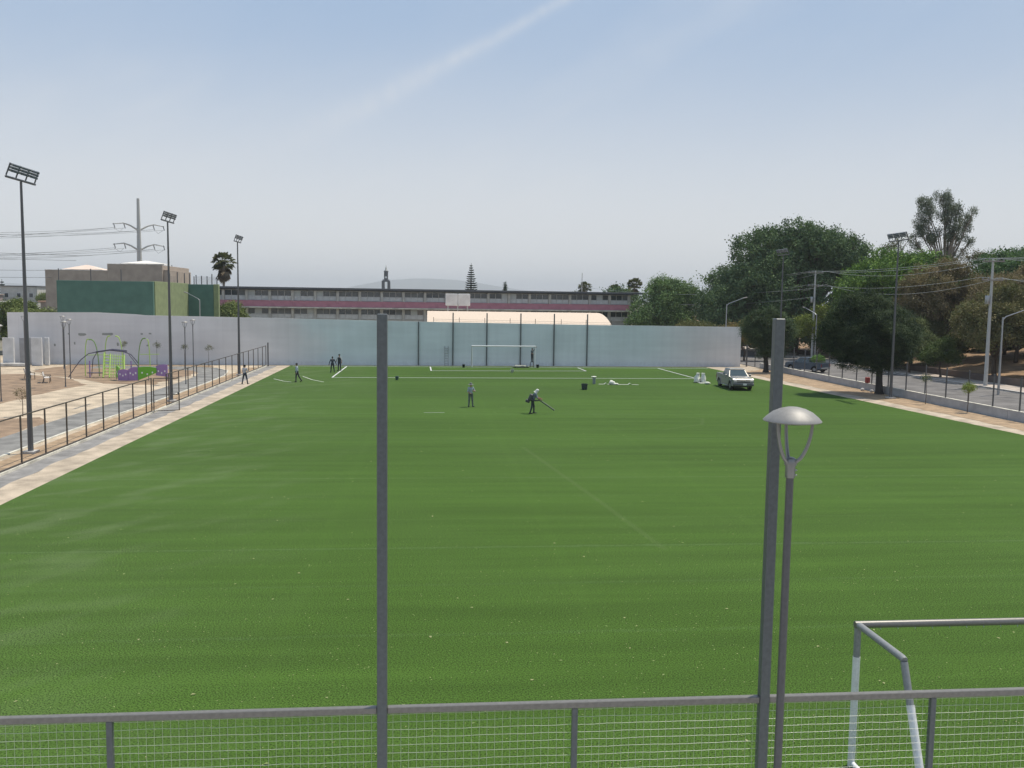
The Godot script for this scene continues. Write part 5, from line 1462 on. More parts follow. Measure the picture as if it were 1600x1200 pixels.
func person(label: String, at: Vector3, turn: float, o: Dictionary) -> Node3D:
	# local axes: faces +z, its own left is +x
	var t := thing("person", label, "person", at, turn, "")
	var skin: Color = o.get("skin", Color(0.28, 0.17, 0.11))
	var shirt: Color = o.shirt
	var pants: Color = o.pants
	var shoe := Color(0.03, 0.03, 0.03)
	var hair: Color = o.get("hair", Color(0.015, 0.012, 0.01))
	var s: float = o.get("s", 1.0)
	var lean: Vector3 = (o.get("lean", Vector3(0, 1, 0.03)) as Vector3).normalized()
	var legs: Array = o.get("legs", [[Vector3(0.10, -1, 0.05), Vector3(0.05, -1, -0.05)], [Vector3(-0.10, -1, 0.02), Vector3(-0.05, -1, -0.04)]])
	var arms: Array = o.get("arms", [[Vector3(0.22, -1, 0.0), Vector3(0.08, -1, 0.25)], [Vector3(-0.22, -1, 0.0), Vector3(-0.08, -1, 0.25)]])
	# the hips' height follows from the lower foot
	var low := 0.0
	for l in legs:
		low = minf(low, (l[0].normalized() * 0.42 + l[1].normalized() * 0.42).y)
	var hip := Vector3(0, -low * s + 0.075 * s, 0)
	var mb := MB.new(); mb.use_c = true
	var fb := Field.new(); fb.k = 0.035
	var chest := hip + lean * 0.36 * s
	var neck := hip + lean * 0.53 * s
	var head_d: Vector3 = (o.get("head", lean + Vector3(0, 0.3, 0.05)) as Vector3).normalized()
	var head := neck + head_d * 0.165 * s
	fb.bone(hip + Vector3(0.05, 0.02, 0) * s, hip + Vector3(-0.05, 0.02, 0) * s, 0.125 * s, 0.125 * s, pants)
	fb.bone(hip + lean * 0.10 * s, chest, 0.125 * s, 0.135 * s, shirt)
	var sl := neck + Vector3(0.165, -0.055, 0) * s
	var sr := neck + Vector3(-0.165, -0.055, 0) * s
	fb.bone(chest + Vector3(0.07, 0.03, 0) * s, sl, 0.10 * s, 0.062 * s, shirt)
	fb.bone(chest + Vector3(-0.07, 0.03, 0) * s, sr, 0.10 * s, 0.062 * s, shirt)
	fb.bone(neck - lean * 0.03 * s, neck + head_d * 0.08 * s, 0.056 * s, 0.05 * s, skin)
	for i in 2:
		var sg := 1.0 if i == 0 else -1.0
		var l: Array = legs[i]
		var h := hip + Vector3(0.085 * sg, -0.02, 0) * s
		var kn: Vector3 = h + l[0].normalized() * 0.42 * s
		var an: Vector3 = kn + l[1].normalized() * 0.42 * s
		fb.bone(h, kn, 0.092 * s, 0.062 * s, pants)
		fb.bone(kn, an, 0.062 * s, 0.05 * s, pants)
		var toe := an + Vector3(0.04 * sg, -0.03, 0.17) * s
		var drop := an.y - 0.045 * s
		if drop > 0.06 * s: toe = an + Vector3(0.02 * sg, -0.12, 0.12) * s
		fb.bone(an + Vector3(0, -0.02, -0.045) * s, toe, 0.042 * s, 0.034 * s, shoe)
	var hands := []
	for i in 2:
		var sg := 1.0 if i == 0 else -1.0
		var a: Array = arms[i]
		var sh := sl if i == 0 else sr
		var el: Vector3 = sh + a[0].normalized() * 0.29 * s
		var wr: Vector3 = el + a[1].normalized() * 0.25 * s
		fb.bone(sh, el, 0.062 * s, 0.046 * s, shirt)
		fb.bone(el, wr, 0.045 * s, 0.031 * s, shirt if o.get("long", false) else skin)
		fb.bone(wr, wr + a[1].normalized() * 0.03 * s, 0.029 * s, 0.027 * s, skin)
		hands.append([wr, a[1].normalized(), sg])
	fb.into(mb, 0.021)
	# hands: palm and five curled fingers
	for h in hands:
		var fh := Field.new(); fh.k = 0.006
		var d: Vector3 = h[1]
		var side := d.cross(Vector3(0, 0, 1) if absf(d.z) < 0.8 else Vector3(0, 1, 0)).normalized()
		var pal := side.cross(d).normalized()
		var w: Vector3 = h[0] - d * 0.01
		for q in 4:
			var off := side * (q - 1.5) * 0.021 * s
			fh.bone(w + off * 0.6 + d * 0.01, w + d * 0.085 * s + off, 0.017 * s, 0.012 * s, skin)
			var ln: float = [0.066, 0.078, 0.072, 0.056][q] * s
			var p1 := w + d * 0.088 * s + off
			var p2 := p1 + (d + pal * 0.35).normalized() * ln * 0.55
			var p3 := p2 + (d * 0.6 + pal * 0.9).normalized() * ln * 0.5
			fh.bone(p1, p2, 0.0105 * s, 0.0095 * s, skin)
			fh.bone(p2, p3, 0.0095 * s, 0.0085 * s, skin)
		var tb: Vector3 = w + d * 0.03 * s + side * -0.03 * s * h[2]
		var t1: Vector3 = tb + (d * 0.6 + side * -0.8 * h[2] + pal * 0.3).normalized() * 0.038 * s
		fh.bone(tb, t1, 0.014 * s, 0.011 * s, skin)
		fh.bone(t1, t1 + (d + pal * 0.4).normalized() * 0.034 * s, 0.011 * s, 0.009 * s, skin)
		fh.into(mb, 0.007)
	# head
	var fw: Vector3 = (Vector3(0, 0, 1) - head_d * head_d.z).normalized()
	var lf := head_d.cross(fw).normalized()
	var fhd := Field.new(); fhd.k = 0.018
	var H := func(x: float, y: float, z: float) -> Vector3: return head + (lf * x + head_d * y + fw * z) * s
	fhd.bone(H.call(0, -0.03, 0.012), H.call(0, 0.0, 0.014), 0.068 * s, 0.074 * s, skin)
	fhd.bone(H.call(0, -0.075, 0.045), H.call(0, -0.05, 0.045), 0.036 * s, 0.046 * s, skin)
	fhd.bone(H.call(0, -0.03, 0.092), H.call(0, 0.008, 0.083), 0.013 * s, 0.009 * s, skin)
	for x in [-1.0, 1.0]:
		fhd.bone(H.call(0.078 * x, -0.025, 0.0), H.call(0.082 * x, 0.012, -0.006), 0.012 * s, 0.015 * s, skin)
		fhd.bone(H.call(0.03 * x, 0.003, 0.079), H.call(0.03 * x, 0.005, 0.079), 0.008 * s, 0.008 * s, Color(0.03, 0.025, 0.02))
		fhd.bone(H.call(0.02 * x, 0.022, 0.079), H.call(0.042 * x, 0.022, 0.072), 0.007 * s, 0.006 * s, hair)
	fhd.bone(H.call(-0.02, -0.062, 0.083), H.call(0.02, -0.062, 0.083), 0.0075 * s, 0.0075 * s, Color(0.22, 0.09, 0.07))
	fhd.bone(H.call(0, 0.035, -0.012), H.call(0, -0.025, -0.03), 0.082 * s, 0.070 * s, hair)
	fhd.bone(H.call(0, 0.05, 0.028), H.call(0, 0.045, -0.02), 0.062 * s, 0.076 * s, hair)
	fhd.bone(neck + head_d * 0.03 * s, H.call(0, -0.05, -0.005), 0.05 * s, 0.052 * s, skin)
	fhd.into(mb, 0.010)
	part(t, "body", mb, M.body)
	var hx := Transform3D(Basis(lf, head_d, fw), head)
	if o.has("hat"):
		var b := MB.new()
		b.lathe([Vector2(0.0, 0.165), Vector2(0.05, 0.16), Vector2(0.085, 0.12), Vector2(0.098, 0.045), Vector2(0.13, 0.038), Vector2(0.21, 0.02), Vector2(0.212, 0.012), Vector2(0.13, 0.026), Vector2(0.095, 0.03)], 20, hx)
		part(t, "hat", b, mat(o.hat, 0.9))
	if o.has("hood"):
		var b := MB.new()
		b.lathe([Vector2(0.0, 0.135), Vector2(0.06, 0.125), Vector2(0.104, 0.08), Vector2(0.116, 0.0), Vector2(0.112, -0.08), Vector2(0.13, -0.15), Vector2(0.16, -0.19)], 16, Transform3D(hx.basis, head - fw * 0.022))
		part(t, "hood", b, mat(o.hood, 0.9))
	if o.has("cap"):
		var b := MB.new()
		b.lathe([Vector2(0.0, 0.135), Vector2(0.05, 0.128), Vector2(0.09, 0.09), Vector2(0.1, 0.035)], 16, hx)
		b.cbox(hx * Vector3(0, 0.042, 0.13), Vector3(0.13, 0.012, 0.11), 0.005, hx.basis)
		part(t, "cap", b, mat(o.cap, 0.85))
	if o.has("vest"):
		var b := MB.new()
		b.lathe([Vector2(0.150, 0.06), Vector2(0.150, 0.2), Vector2(0.158, 0.34), Vector2(0.155, 0.44), Vector2(0.11, 0.5)], 20, Transform3D(Basis(Vector3.RIGHT, asin(lean.z)) * Basis.from_scale(Vector3(1.15, 1, 0.98)), hip))
		part(t, "vest", b, mat(o.vest, 0.85))
	return t

func make_people() -> void:
	var navy := Color(0.025, 0.032, 0.05)
	person("worker in grey shirt and dark trousers standing legs apart on the footpath", Vector3(-16.25, -0.01, -81.2), PI - 0.35, {shirt = Color(0.40, 0.40, 0.42), pants = navy, s = 1.02, legs = [[Vector3(0.26, -1, 0.05), Vector3(0.20, -1, -0.05)], [Vector3(-0.26, -1, 0.05), Vector3(-0.20, -1, -0.05)]], arms = [[Vector3(0.35, -1, 0.25), Vector3(-0.35, -0.2, 1)], [Vector3(-0.35, -1, 0.25), Vector3(0.35, -0.1, 1)]]})
	person("worker in pale blue shirt striding across the turf near the fence corner", Vector3(-12.0, 0.0, -83.3), -1.75, {shirt = Color(0.30, 0.36, 0.40), pants = Color(0.02, 0.025, 0.035), s = 1.02, long = true, legs = [[Vector3(0.05, -1, 0.12), Vector3(0.03, -1, 0.02)], [Vector3(-0.05, -1, -0.38), Vector3(-0.05, -1, -0.62)]], arms = [[Vector3(0.2, -1, -0.3), Vector3(0.05, -1, 0.1)], [Vector3(-0.2, -1, 0.3), Vector3(-0.05, -1, 0.5)]]})
	person("worker in dark blue clothes with arms held out beside the penalty line", Vector3(-9.95, 0.0, -94.4), PI + 0.3, {shirt = Color(0.035, 0.045, 0.055), pants = navy, s = 0.97, long = true, legs = [[Vector3(0.14, -1, 0.05), Vector3(0.10, -1, -0.05)], [Vector3(-0.14, -1, 0.02), Vector3(-0.10, -1, -0.04)]], arms = [[Vector3(0.5, -1, 0.1), Vector3(0.2, -1, 0.1)], [Vector3(-0.6, -1, 0.1), Vector3(-0.4, -1, 0.2)]]})
	person("worker in white shirt with dark vest close behind the dark blue one", Vector3(-9.45, 0.0, -96.6), -0.4, {shirt = Color(0.45, 0.47, 0.46), pants = navy, s = 1.04, vest = L(0.02, 0.028, 0.03), cap = L(0.03, 0.05, 0.04), arms = [[Vector3(0.5, -1, 0.1), Vector3(0.1, -1, 0.35)], [Vector3(-0.45, -1, 0.2), Vector3(0.3, -0.6, 0.8)]]})
	person("worker in wide brimmed hat and grey blue clothes standing alone on the pitch", Vector3(3.05, 0.0, -64.5), 0.35, {shirt = Color(0.30, 0.36, 0.40), pants = Color(0.10, 0.12, 0.12), s = 1.0, hat = L(0.12, 0.13, 0.13), arms = [[Vector3(0.55, -0.95, 0.1), Vector3(-0.75, 0.15, 0.65)], [Vector3(-0.25, -1, 0.05), Vector3(0.35, -0.35, 0.8)]], legs = [[Vector3(0.08, -1, 0.12), Vector3(0.10, -1, -0.04)], [Vector3(-0.06, -1, -0.02), Vector3(-0.04, -1, -0.06)]]})
	# man with a backpack blower
	var p := person("stooping worker in white hood carrying a backpack leaf blower", Vector3(7.12, 0.0, -60.7), PI / 2 - 0.12, {shirt = Color(0.16, 0.19, 0.22), pants = Color(0.035, 0.045, 0.05), s = 1.03, lean = Vector3(0, 1, 0.42), head = Vector3(0, 0.85, 0.75), hood = L(0.62, 0.62, 0.58), arms = [[Vector3(0.2, -1, 0.45), Vector3(-0.1, -0.35, 1)], [Vector3(-0.15, -1, 0.4), Vector3(0.05, -0.45, 1)]], legs = [[Vector3(0.12, -1, 0.22), Vector3(0.05, -1, 0.02)], [Vector3(-0.12, -1, -0.10), Vector3(-0.06, -1, -0.28)]]})
	var bl := thing("leaf_blower", "dark backpack leaf blower with long pale tube worn by the hooded worker", "leaf blower", p.position, p.rotation.y)
	var b := MB.new(); b.cbox(Vector3(0, 1.12, -0.12), Vector3(0.36, 0.46, 0.28), 0.05, Basis(Vector3.RIGHT, 0.4))
	part(bl, "motor_housing", b, mat(L(0.05, 0.055, 0.06), 0.5))
	b = MB.new(); b.cbox(Vector3(0, 0.86, -0.33), Vector3(0.34, 0.20, 0.30), 0.04, Basis(Vector3.RIGHT, 0.3))
	part(bl, "fuel_tank", b, mat(L(0.03, 0.035, 0.04), 0.5))
	b = MB.new(); b.tube([Vector3(-0.16, 0.98, -0.16), Vector3(-0.27, 0.92, 0.05), Vector3(-0.26, 0.93, 0.32), Vector3(-0.2, 0.97, 0.47)], 0.05, 10)
	part(bl, "hose", b, mat(L(0.03, 0.03, 0.03), 0.6))
	b = MB.new(); b.tube([Vector3(-0.2, 0.97, 0.45), Vector3(-0.14, 0.66, 0.92), Vector3(-0.08, 0.26, 1.5)], [0.055, 0.058, 0.055], 12)
	var tube_ := part(bl, "blower_tube", b, mat(L(0.12, 0.145, 0.10), 0.45))
	b = MB.new(); b.tube([Vector3(-0.2, 1.02, 0.47), Vector3(-0.2, 1.12, 0.46)], 0.02, 8)
	part(tube_, "handle", b, mat(L(0.25, 0.10, 0.04), 0.5))
	# man on a step ladder at the far goal
	var st := thing("step_ladder", "small dark step ladder under the end of the white crossbar", "ladder", Vector3(12.0, 0, -103.5))
	for sx in [-0.2, 0.2]:
		for sz in [-1.0, 1.0]:
			b = MB.new(); b.tube([Vector3(sx, 0, sz * 0.34), Vector3(sx * 0.9, 0.62, sz * 0.06)], 0.022, 6)
			part(st, "leg", b, M.pole_dark)
	for y in [0.2, 0.4, 0.6]:
		b = MB.new(); b.cbox(Vector3(0, y, 0.36 - y * 0.5), Vector3(0.4, 0.03, 0.11), 0.006)
		part(st, "tread", b, M.pole_dark)
	person("worker in dark clothes on a step ladder reaching up to the crossbar", Vector3(12.0, 0.60, -103.5), 0.7, {shirt = Color(0.10, 0.115, 0.12), pants = Color(0.02, 0.026, 0.03), s = 0.95, cap = L(0.08, 0.09, 0.09), legs = [[Vector3(0.04, -1, 0.05), Vector3(0.02, -1, -0.03)], [Vector3(-0.04, -1, 0.03), Vector3(-0.02, -1, -0.03)]], arms = [[Vector3(0.5, 0.45, 0.3), Vector3(0.5, 0.8, 0.2)], [Vector3(-0.2, -1, 0.2), Vector3(0.2, -0.3, 0.8)]]})

# ---------------------------------------------------------------- vehicles
func wheel(parent: Node3D, at: Vector3, r: float, w: float) -> void:
	var b := MB.new()
	var xf := Transform3D(Basis(Vector3.BACK, PI / 2), at)
	b.lathe([Vector2(r * 0.62, -w * 0.5), Vector2(r * 0.93, -w * 0.5), Vector2(r, -w * 0.36), Vector2(r, w * 0.36), Vector2(r * 0.93, w * 0.5), Vector2(r * 0.62, w * 0.5)], 28, xf)
	var o := part(parent, "wheel", b, mat(L(0.018, 0.018, 0.018), 0.85))
	b = MB.new()
	b.lathe([Vector2(0.0, -w * 0.40), Vector2(r * 0.2, -w * 0.43), Vector2(r * 0.5, -w * 0.34), Vector2(r * 0.62, -w * 0.46), Vector2(r * 0.62, w * 0.46), Vector2(r * 0.5, w * 0.34), Vector2(r * 0.2, w * 0.43), Vector2(0, w * 0.4)], 24, xf)
	part(o, "rim", b, M.galv)

func make_pickup(nm: String, label: String, at: Vector3, turn: float, paint: Material, s := 1.0) -> Node3D:
	# faces +z; 5.4 m long, 1.95 m wide
	var t := thing(nm, label, "pickup truck", at, turn)
	t.scale = Vector3.ONE * s
	var arch := func(zc: float, poly: PackedVector2Array) -> void:
		for k in 9:
			var a := PI * k / 8.0
			poly.append(Vector2(zc + cos(a) * 0.47, 0.36 + sin(a) * 0.47))
	var xf := Transform3D(Basis(Vector3(0, 0, 1), Vector3(0, 1, 0), Vector3(-1, 0, 0)), Vector3.ZERO)
	# lower body in profile (z, y), wheel arches cut out
	var p := PackedVector2Array([Vector2(2.62, 0.42)])
	p.append(Vector2(2.66, 0.62)); p.append(Vector2(2.62, 0.98)); p.append(Vector2(2.50, 1.07)); p.append(Vector2(1.25, 1.16)); p.append(Vector2(-0.85, 1.16)); p.append(Vector2(-0.87, 1.12)); p.append(Vector2(-2.68, 1.10)); p.append(Vector2(-2.70, 0.52)); p.append(Vector2(-2.3, 0.40))
	for k in 9:
		var a := PI - PI * k / 8.0
		p.append(Vector2(-1.72 + cos(a) * 0.47, 0.38 + sin(a) * 0.47))
	for k in 9:
		var a := PI - PI * k / 8.0
		p.append(Vector2(1.75 + cos(a) * 0.47, 0.38 + sin(a) * 0.47))
	var b := MB.new(); b.prism(p, xf, 1.86)
	var body := part(t, "body", b, paint)
	# hood crown and fender tops
	b = MB.new(); b.cbox(Vector3(0, 1.105, 1.82), Vector3(1.58, 0.11, 1.42), 0.05, Basis(Vector3.RIGHT, 0.072))
	part(body, "hood", b, paint)
	for x in [-0.93, 0.93]:
		for zc in [1.75, -1.72]:
			var pts := []
			for k in 11:
				var a := PI * k / 10.0
				pts.append(Vector3(x * 1.012, 0.40 + sin(a) * 0.50, zc + cos(a) * 0.50))
			b = MB.new(); b.tube(pts, 0.045, 6)
			part(body, "wheel_arch", b, paint)
	# cab: lofted from the belt line up to the roof
	var lo := [Vector3(0.92, 1.14, 1.28), Vector3(0.92, 1.14, -0.86), Vector3(-0.92, 1.14, -0.86), Vector3(-0.92, 1.14, 1.28)]
	var hi := [Vector3(0.70, 1.74, 0.62), Vector3(0.70, 1.74, -0.70), Vector3(-0.70, 1.74, -0.70), Vector3(-0.70, 1.74, 0.62)]
	b = MB.new()
	for i in 4:
		var j := (i + 1) % 4
		var nr: Vector3 = (lo[j] - lo[i]).cross(hi[i] - lo[i]).normalized()
		var mid: Vector3 = (lo[i] + lo[j] + hi[i] + hi[j]) * 0.25 - Vector3(0, 1.4, 0.2)
		if nr.dot(mid) < 0: nr = -nr
		b.quad(lo[i], lo[j], hi[j], hi[i], nr)
	var cab := part(t, "cab", b, paint)
	b = MB.new(); b.cbox(Vector3(0, 1.765, -0.04), Vector3(1.44, 0.09, 1.40), 0.04)
	part(cab, "roof", b, paint)
	# glass panes, set slightly proud of the cab skin
	var pane := func(nm2: String, a: Vector3, c: Vector3, d: Vector3, e: Vector3) -> void:
		var nr := (c - a).cross(e - a).normalized()
		if nr.dot((a + d) * 0.5 - Vector3(0, 1.3, 0.1)) < 0: nr = -nr
		var q := MB.new()
		q.quad(a + nr * 0.008, c + nr * 0.008, d + nr * 0.008, e + nr * 0.008, nr)
		part(cab, nm2, q, M.car_glass)
	var L2 := func(i: int, j: int, u: float, v: float) -> Vector3: return lo[i].lerp(lo[j], u).lerp(hi[i].lerp(hi[j], u), v)
	pane.call("windscreen", L2.call(0, 3, 0.05, 0.10), L2.call(0, 3, 0.95, 0.10), L2.call(0, 3, 0.95, 0.92), L2.call(0, 3, 0.05, 0.92))
	pane.call("rear_window", L2.call(1, 2, 0.1, 0.15), L2.call(1, 2, 0.9, 0.15), L2.call(1, 2, 0.9, 0.85), L2.call(1, 2, 0.1, 0.85))
	for sd in [[0, 1], [3, 2]]:
		pane.call("side_window", L2.call(sd[0], sd[1], 0.10, 0.10), L2.call(sd[0], sd[1], 0.54, 0.10), L2.call(sd[0], sd[1], 0.54, 0.90), L2.call(sd[0], sd[1], 0.06, 0.90))
		pane.call("side_window", L2.call(sd[0], sd[1], 0.60, 0.10), L2.call(sd[0], sd[1], 0.95, 0.10), L2.call(sd[0], sd[1], 0.95, 0.90), L2.call(sd[0], sd[1], 0.60, 0.90))
	var dark := mat(L(0.02, 0.022, 0.024), 0.5)
	b = MB.new(); b.cbox(Vector3(0, 1.105, -1.78), Vector3(1.55, 0.03, 1.70), 0.008)
	part(t, "cargo_bed", b, dark)
	for x in [-0.86, 0.86]:
		b = MB.new(); b.cbox(Vector3(x, 1.17, -1.78), Vector3(0.14, 0.16, 1.80), 0.03)
		part(t, "bed_side", b, paint)
	b = MB.new(); b.cbox(Vector3(0, 1.15, -2.68), Vector3(1.7, 0.18, 0.07), 0.02)
	part(t, "tailgate", b, paint)
	b = MB.new(); b.cbox(Vector3(0, 0.86, 2.655), Vector3(1.18, 0.24, 0.05), 0.015)
	var gr := part(t, "grille", b, dark)
	b = MB.new(); b.cbox(Vector3(0, 0.86, 2.69), Vector3(1.76, 0.055, 0.03), 0.01)
	part(gr, "grille_bar", b, M.galv)
	for x in [-0.74, 0.74]:
		b = MB.new(); b.cbox(Vector3(x, 0.86, 2.645), Vector3(0.30, 0.22, 0.06), 0.02)
		part(t, "headlight", b, mat(L(0.35, 0.36, 0.37), 0.15))
		b = MB.new(); b.cbox(Vector3(x * 1.2, 0.90, -2.69), Vector3(0.14, 0.34, 0.05), 0.02)
		part(t, "tail_light", b, mat(L(0.25, 0.015, 0.012), 0.3))
		b = MB.new(); b.cbox(Vector3(x * 1.49, 1.24, 0.98), Vector3(0.20, 0.20, 0.12), 0.04)
		var mi := part(t, "mirror", b, paint)
		b = MB.new(); b.tube([Vector3(x * 1.24, 1.17, 0.98), Vector3(x * 1.45, 1.2, 0.98)], 0.025, 6)
		part(mi, "mirror_arm", b, dark)
		b = MB.new(); b.cbox(Vector3(x * 1.285, 0.34, 0.05), Vector3(0.14, 0.05, 2.3), 0.015)
		part(t, "running_board", b, M.galv)
		for zd in [0.55, -0.3]:
			b = MB.new(); b.cbox(Vector3(x * 1.263, 0.98, zd - 0.25), Vector3(0.02, 0.035, 0.18), 0.006)
			part(t, "door_handle", b, dark)
	b = MB.new(); b.cbox(Vector3(0, 0.56, 2.68), Vector3(1.88, 0.20, 0.16), 0.04)
	var bu := part(t, "front_bumper", b, mat(L(0.10, 0.102, 0.105), 0.45))
	b = MB.new(); b.cbox(Vector3(0.1, 0.57, 2.768), Vector3(0.32, 0.15, 0.012), 0.004)
	part(bu, "number_plate", b, M.white_paint)
	b = MB.new(); b.cbox(Vector3(0, 0.56, -2.72), Vector3(1.84, 0.18, 0.14), 0.04)
	part(t, "rear_bumper", b, M.galv)
	b = MB.new(); b.cbox(Vector3(0, 0.42, 0), Vector3(1.6, 0.26, 4.9), 0.04)
	part(t, "chassis", b, dark)
	for x in [-0.84, 0.84]:
		for z in [1.75, -1.72]: wheel(t, Vector3(x, 0.385, z), 0.385, 0.25)
	return t

func make_vehicles() -> void:
	var gl := mat(L(0.045, 0.07, 0.075), 0.08); gl.metallic_specular = 0.7
	M.car_glass = gl
	var paint := mat(L(0.185, 0.182, 0.17), 0.36, 0.4, M.fine, 3.0); paint.clearcoat_enabled = true; paint.clearcoat = 0.8
	make_pickup("pickup_truck", "dusty silver pickup truck parked on the turf near the white sacks", Vector3(27.95, 0.0, -79.6), -0.04, paint)
	var blue := mat(L(0.10, 0.125, 0.16), 0.35, 0.3, M.fine, 3.0)
	make_pickup("pickup_truck", "old slate blue pickup standing in the street loaded with plants", Vector3(43.9, -0.05, -100.5), -2.6, blue, 0.92)
	var pl := thing("plant_load", "bright green potted plants on the bed of the blue pickup", "plants", Vector3(44.6, 1.0, -99.1))
	var b := MB.new(); b.cbox(Vector3(0, 0.12, 0), Vector3(1.0, 0.22, 1.0), 0.03)
	part(pl, "crate", b, mat(L(0.45, 0.45, 0.42), 0.7))
	crown(pl, [[Vector3(0, 0.45, 0), Vector3(0.6, 0.35, 0.6)]], "broad", 14.0, Color(0.06, 0.12, 0.03), Color(0.13, 0.2, 0.06), -0.8, 0.5, 201)

# ---------------------------------------------------------------- plaza furniture
func make_playground() -> void:
	var g := mat(L(0.16, 0.30, 0.07), 0.45); var gl := mat(L(0.40, 0.58, 0.14), 0.42); var pu := mat(L(0.28, 0.17, 0.38), 0.5); var dk := mat(L(0.06, 0.055, 0.09), 0.5)
	var pan := mat(L(0.13, 0.40, 0.02), 0.45)
	var t := thing("playground_climber", "green and purple playground climbing frame with arches and rope ladder", "playground", Vector3(-30.1, -0.02, -88))
	t.scale = Vector3(0.74, 1.0, 0.9)
	var arcpts := func(x: float, z: float, h: float, bend: float, dir: float) -> Array:
		var pts := []
		for i in 11:
			var u := i / 10.0
			pts.append(Vector3(x + dir * bend * pow(u, 2.2), h * sin(minf(u * 1.12, 1.0) * PI * 0.5), z))
		return pts
	for q in [[-3.6, -1.2, 3.5, 0.5, 1.0], [-1.6, -0.6, 3.5, 1.2, -1.0], [-1.4, -1.8, 3.8, 0.75, 1.0], [1.0, -1.6, 3.8, 0.9, -1.0], [3.2, -0.8, 3.65, 1.0, 1.0], [4.4, -1.6, 3.5, 0.35, -1.0]]:
		var b := MB.new(); b.tube(arcpts.call(q[0], q[1], q[2], q[3], q[4]), 0.06, 8)
		part(t, "arch", b, gl if q[1] < -1.0 else g)
	for q in [[Vector3(-1.6, 2.35, 0), Vector3(-3.3, 1.65, 0.6), Vector3(-4.7, 0, 1.0)], [Vector3(-1.4, 2.4, -0.6), Vector3(-2.6, 1.6, -1.2), Vector3(-3.0, 0, -1.6)], [Vector3(1.7, 2.4, 0), Vector3(3.1, 1.65, 0.5), Vector3(4.7, 0, 1.0)], [Vector3(1.6, 2.4, -0.6), Vector3(3.0, 1.3, -1.2), Vector3(3.2, 0, -1.6)]]:
		var b := MB.new(); b.tube([q[0], q[0].lerp(q[1], 0.5) + Vector3(0, 0.22, 0), q[1], q[1].lerp(q[2], 0.5) + Vector3(0, 0.06, 0), q[2]], 0.045, 8)
		part(t, "leg", b, dk)
	for z in [0.0, -0.9]:
		var b := MB.new(); b.tube([Vector3(-1.7, 2.35, z), Vector3(0, 2.55, z), Vector3(1.8, 2.42, z)], 0.07, 8)
		part(t, "top_beam", b, dk)
	for x in [[-3.4, 2.0, -1.2], [3.4, 2.1, 5.8]]:
		var b := MB.new(); b.tube([Vector3(x[0], x[1], -1.0), Vector3(x[2], x[1] + 0.03, -1.0)], 0.035, 6)
		part(t, "hand_rail", b, gl)
	# rope ladder wall
	var lad := [[Vector3(-0.55, 2.3, 0.3), Vector3(-0.25, 0.05, 1.5)], [Vector3(0.2, 2.2, 0.3), Vector3(0.55, 0.05, 1.6)], [Vector3(1.9, 2.1, 0.3), Vector3(2.35, 0.05, 1.6)]]
	for q in lad:
		var b := MB.new(); b.tube([q[0], q[0].lerp(q[1], 0.5), q[1]], 0.09, 8)
		part(t, "ladder_post", b, gl)
	for i in 7:
		var u := 0.08 + i * 0.13
		var b := MB.new(); b.tube([lad[0][0].lerp(lad[0][1], u), lad[1][0].lerp(lad[1][1], u)], 0.05, 6)
		part(t, "rung", b, gl)
		b = MB.new(); b.tube([lad[1][0].lerp(lad[1][1], u), lad[2][0].lerp(lad[2][1], u)], 0.035, 6)
		part(t, "rope", b, gl)
	for i in 5:
		var u := 0.16 + i * 0.17
		var b := MB.new(); b.tube([lad[1][0].lerp(lad[2][0], u), lad[1][1].lerp(lad[2][1], u)], 0.035, 6)
		part(t, "rope", b, gl)
	for q in [[-2.2, 1.2], [2.9, 1.0]]:
		var b := MB.new(); b.tube([Vector3(q[0], 0, 0.7), Vector3(q[0] - 0.05, 1.55, 0.6)], 0.08, 8)
		part(t, "purple_post", b, pu)
	var b0 := MB.new(); b0.cbox(Vector3(-1.4, 0.45, 1.1), Vector3(1.8, 0.08, 0.5), 0.02)
	part(t, "bench_step", b0, dk)
	# the low crawl wall of moulded panels in front
	var w := thing("crawl_wall", "low green and purple moulded panel wall with round holes", "playground", Vector3(-27.9, -0.02, -84.2))
	w.scale = Vector3(0.72, 1.0, 0.9)
	var panel := func(nm: String, p0: Vector2, p1: Vector2, h0: float, h1: float, m: Material, low0: float, low1: float) -> void:
		# upright sheet between two ground points, gently wavy top
		var d := p1 - p0
		var poly := PackedVector2Array()
		for i in 9: poly.append(Vector2(d.length() * i / 8.0, lerpf(h0, h1, i / 8.0) + 0.10 * sin(i / 8.0 * PI)))
		for i in 9:
			var u := 1.0 - i / 8.0
			poly.append(Vector2(d.length() * u, lerpf(low0, low1, u)))
		var bs := Basis(Vector3(d.x, 0, d.y).normalized(), Vector3.UP, Vector3(d.x, 0, d.y).normalized().cross(Vector3.UP))
		var b := MB.new(); b.prism(poly, Transform3D(bs, Vector3(p0.x, 0, p0.y)), 0.09)
		var o := part(w, nm, b, m)
		for k in 3:
			b = MB.new(); b.lathe([Vector2(0.0, -0.052), Vector2(0.09, -0.052), Vector2(0.1, 0.0), Vector2(0.09, 0.052), Vector2(0.0, 0.052)], 12, Transform3D(bs * Basis(Vector3.RIGHT, PI / 2), Vector3(p0.x, 0, p0.y) + bs * Vector3(d.length() * (0.22 + 0.28 * k), lerpf(h0, h1, 0.5) * (0.62 - 0.12 * (k % 2)), 0)))
			part(o, "grip_hole", b, M.white_paint)
	panel.call("green_panel", Vector2(-0.9, -0.9), Vector2(-0.05, 0.2), 1.25, 1.15, pan, 0.25, 0.25)
	panel.call("purple_panel", Vector2(-0.2, 0.25), Vector2(1.15, 0.55), 0.92, 1.0, pu, 0.03, 0.03)
	panel.call("purple_panel", Vector2(1.17, 0.55), Vector2(2.25, 0.35), 1.05, 1.25, pu, 0.03, 0.05)
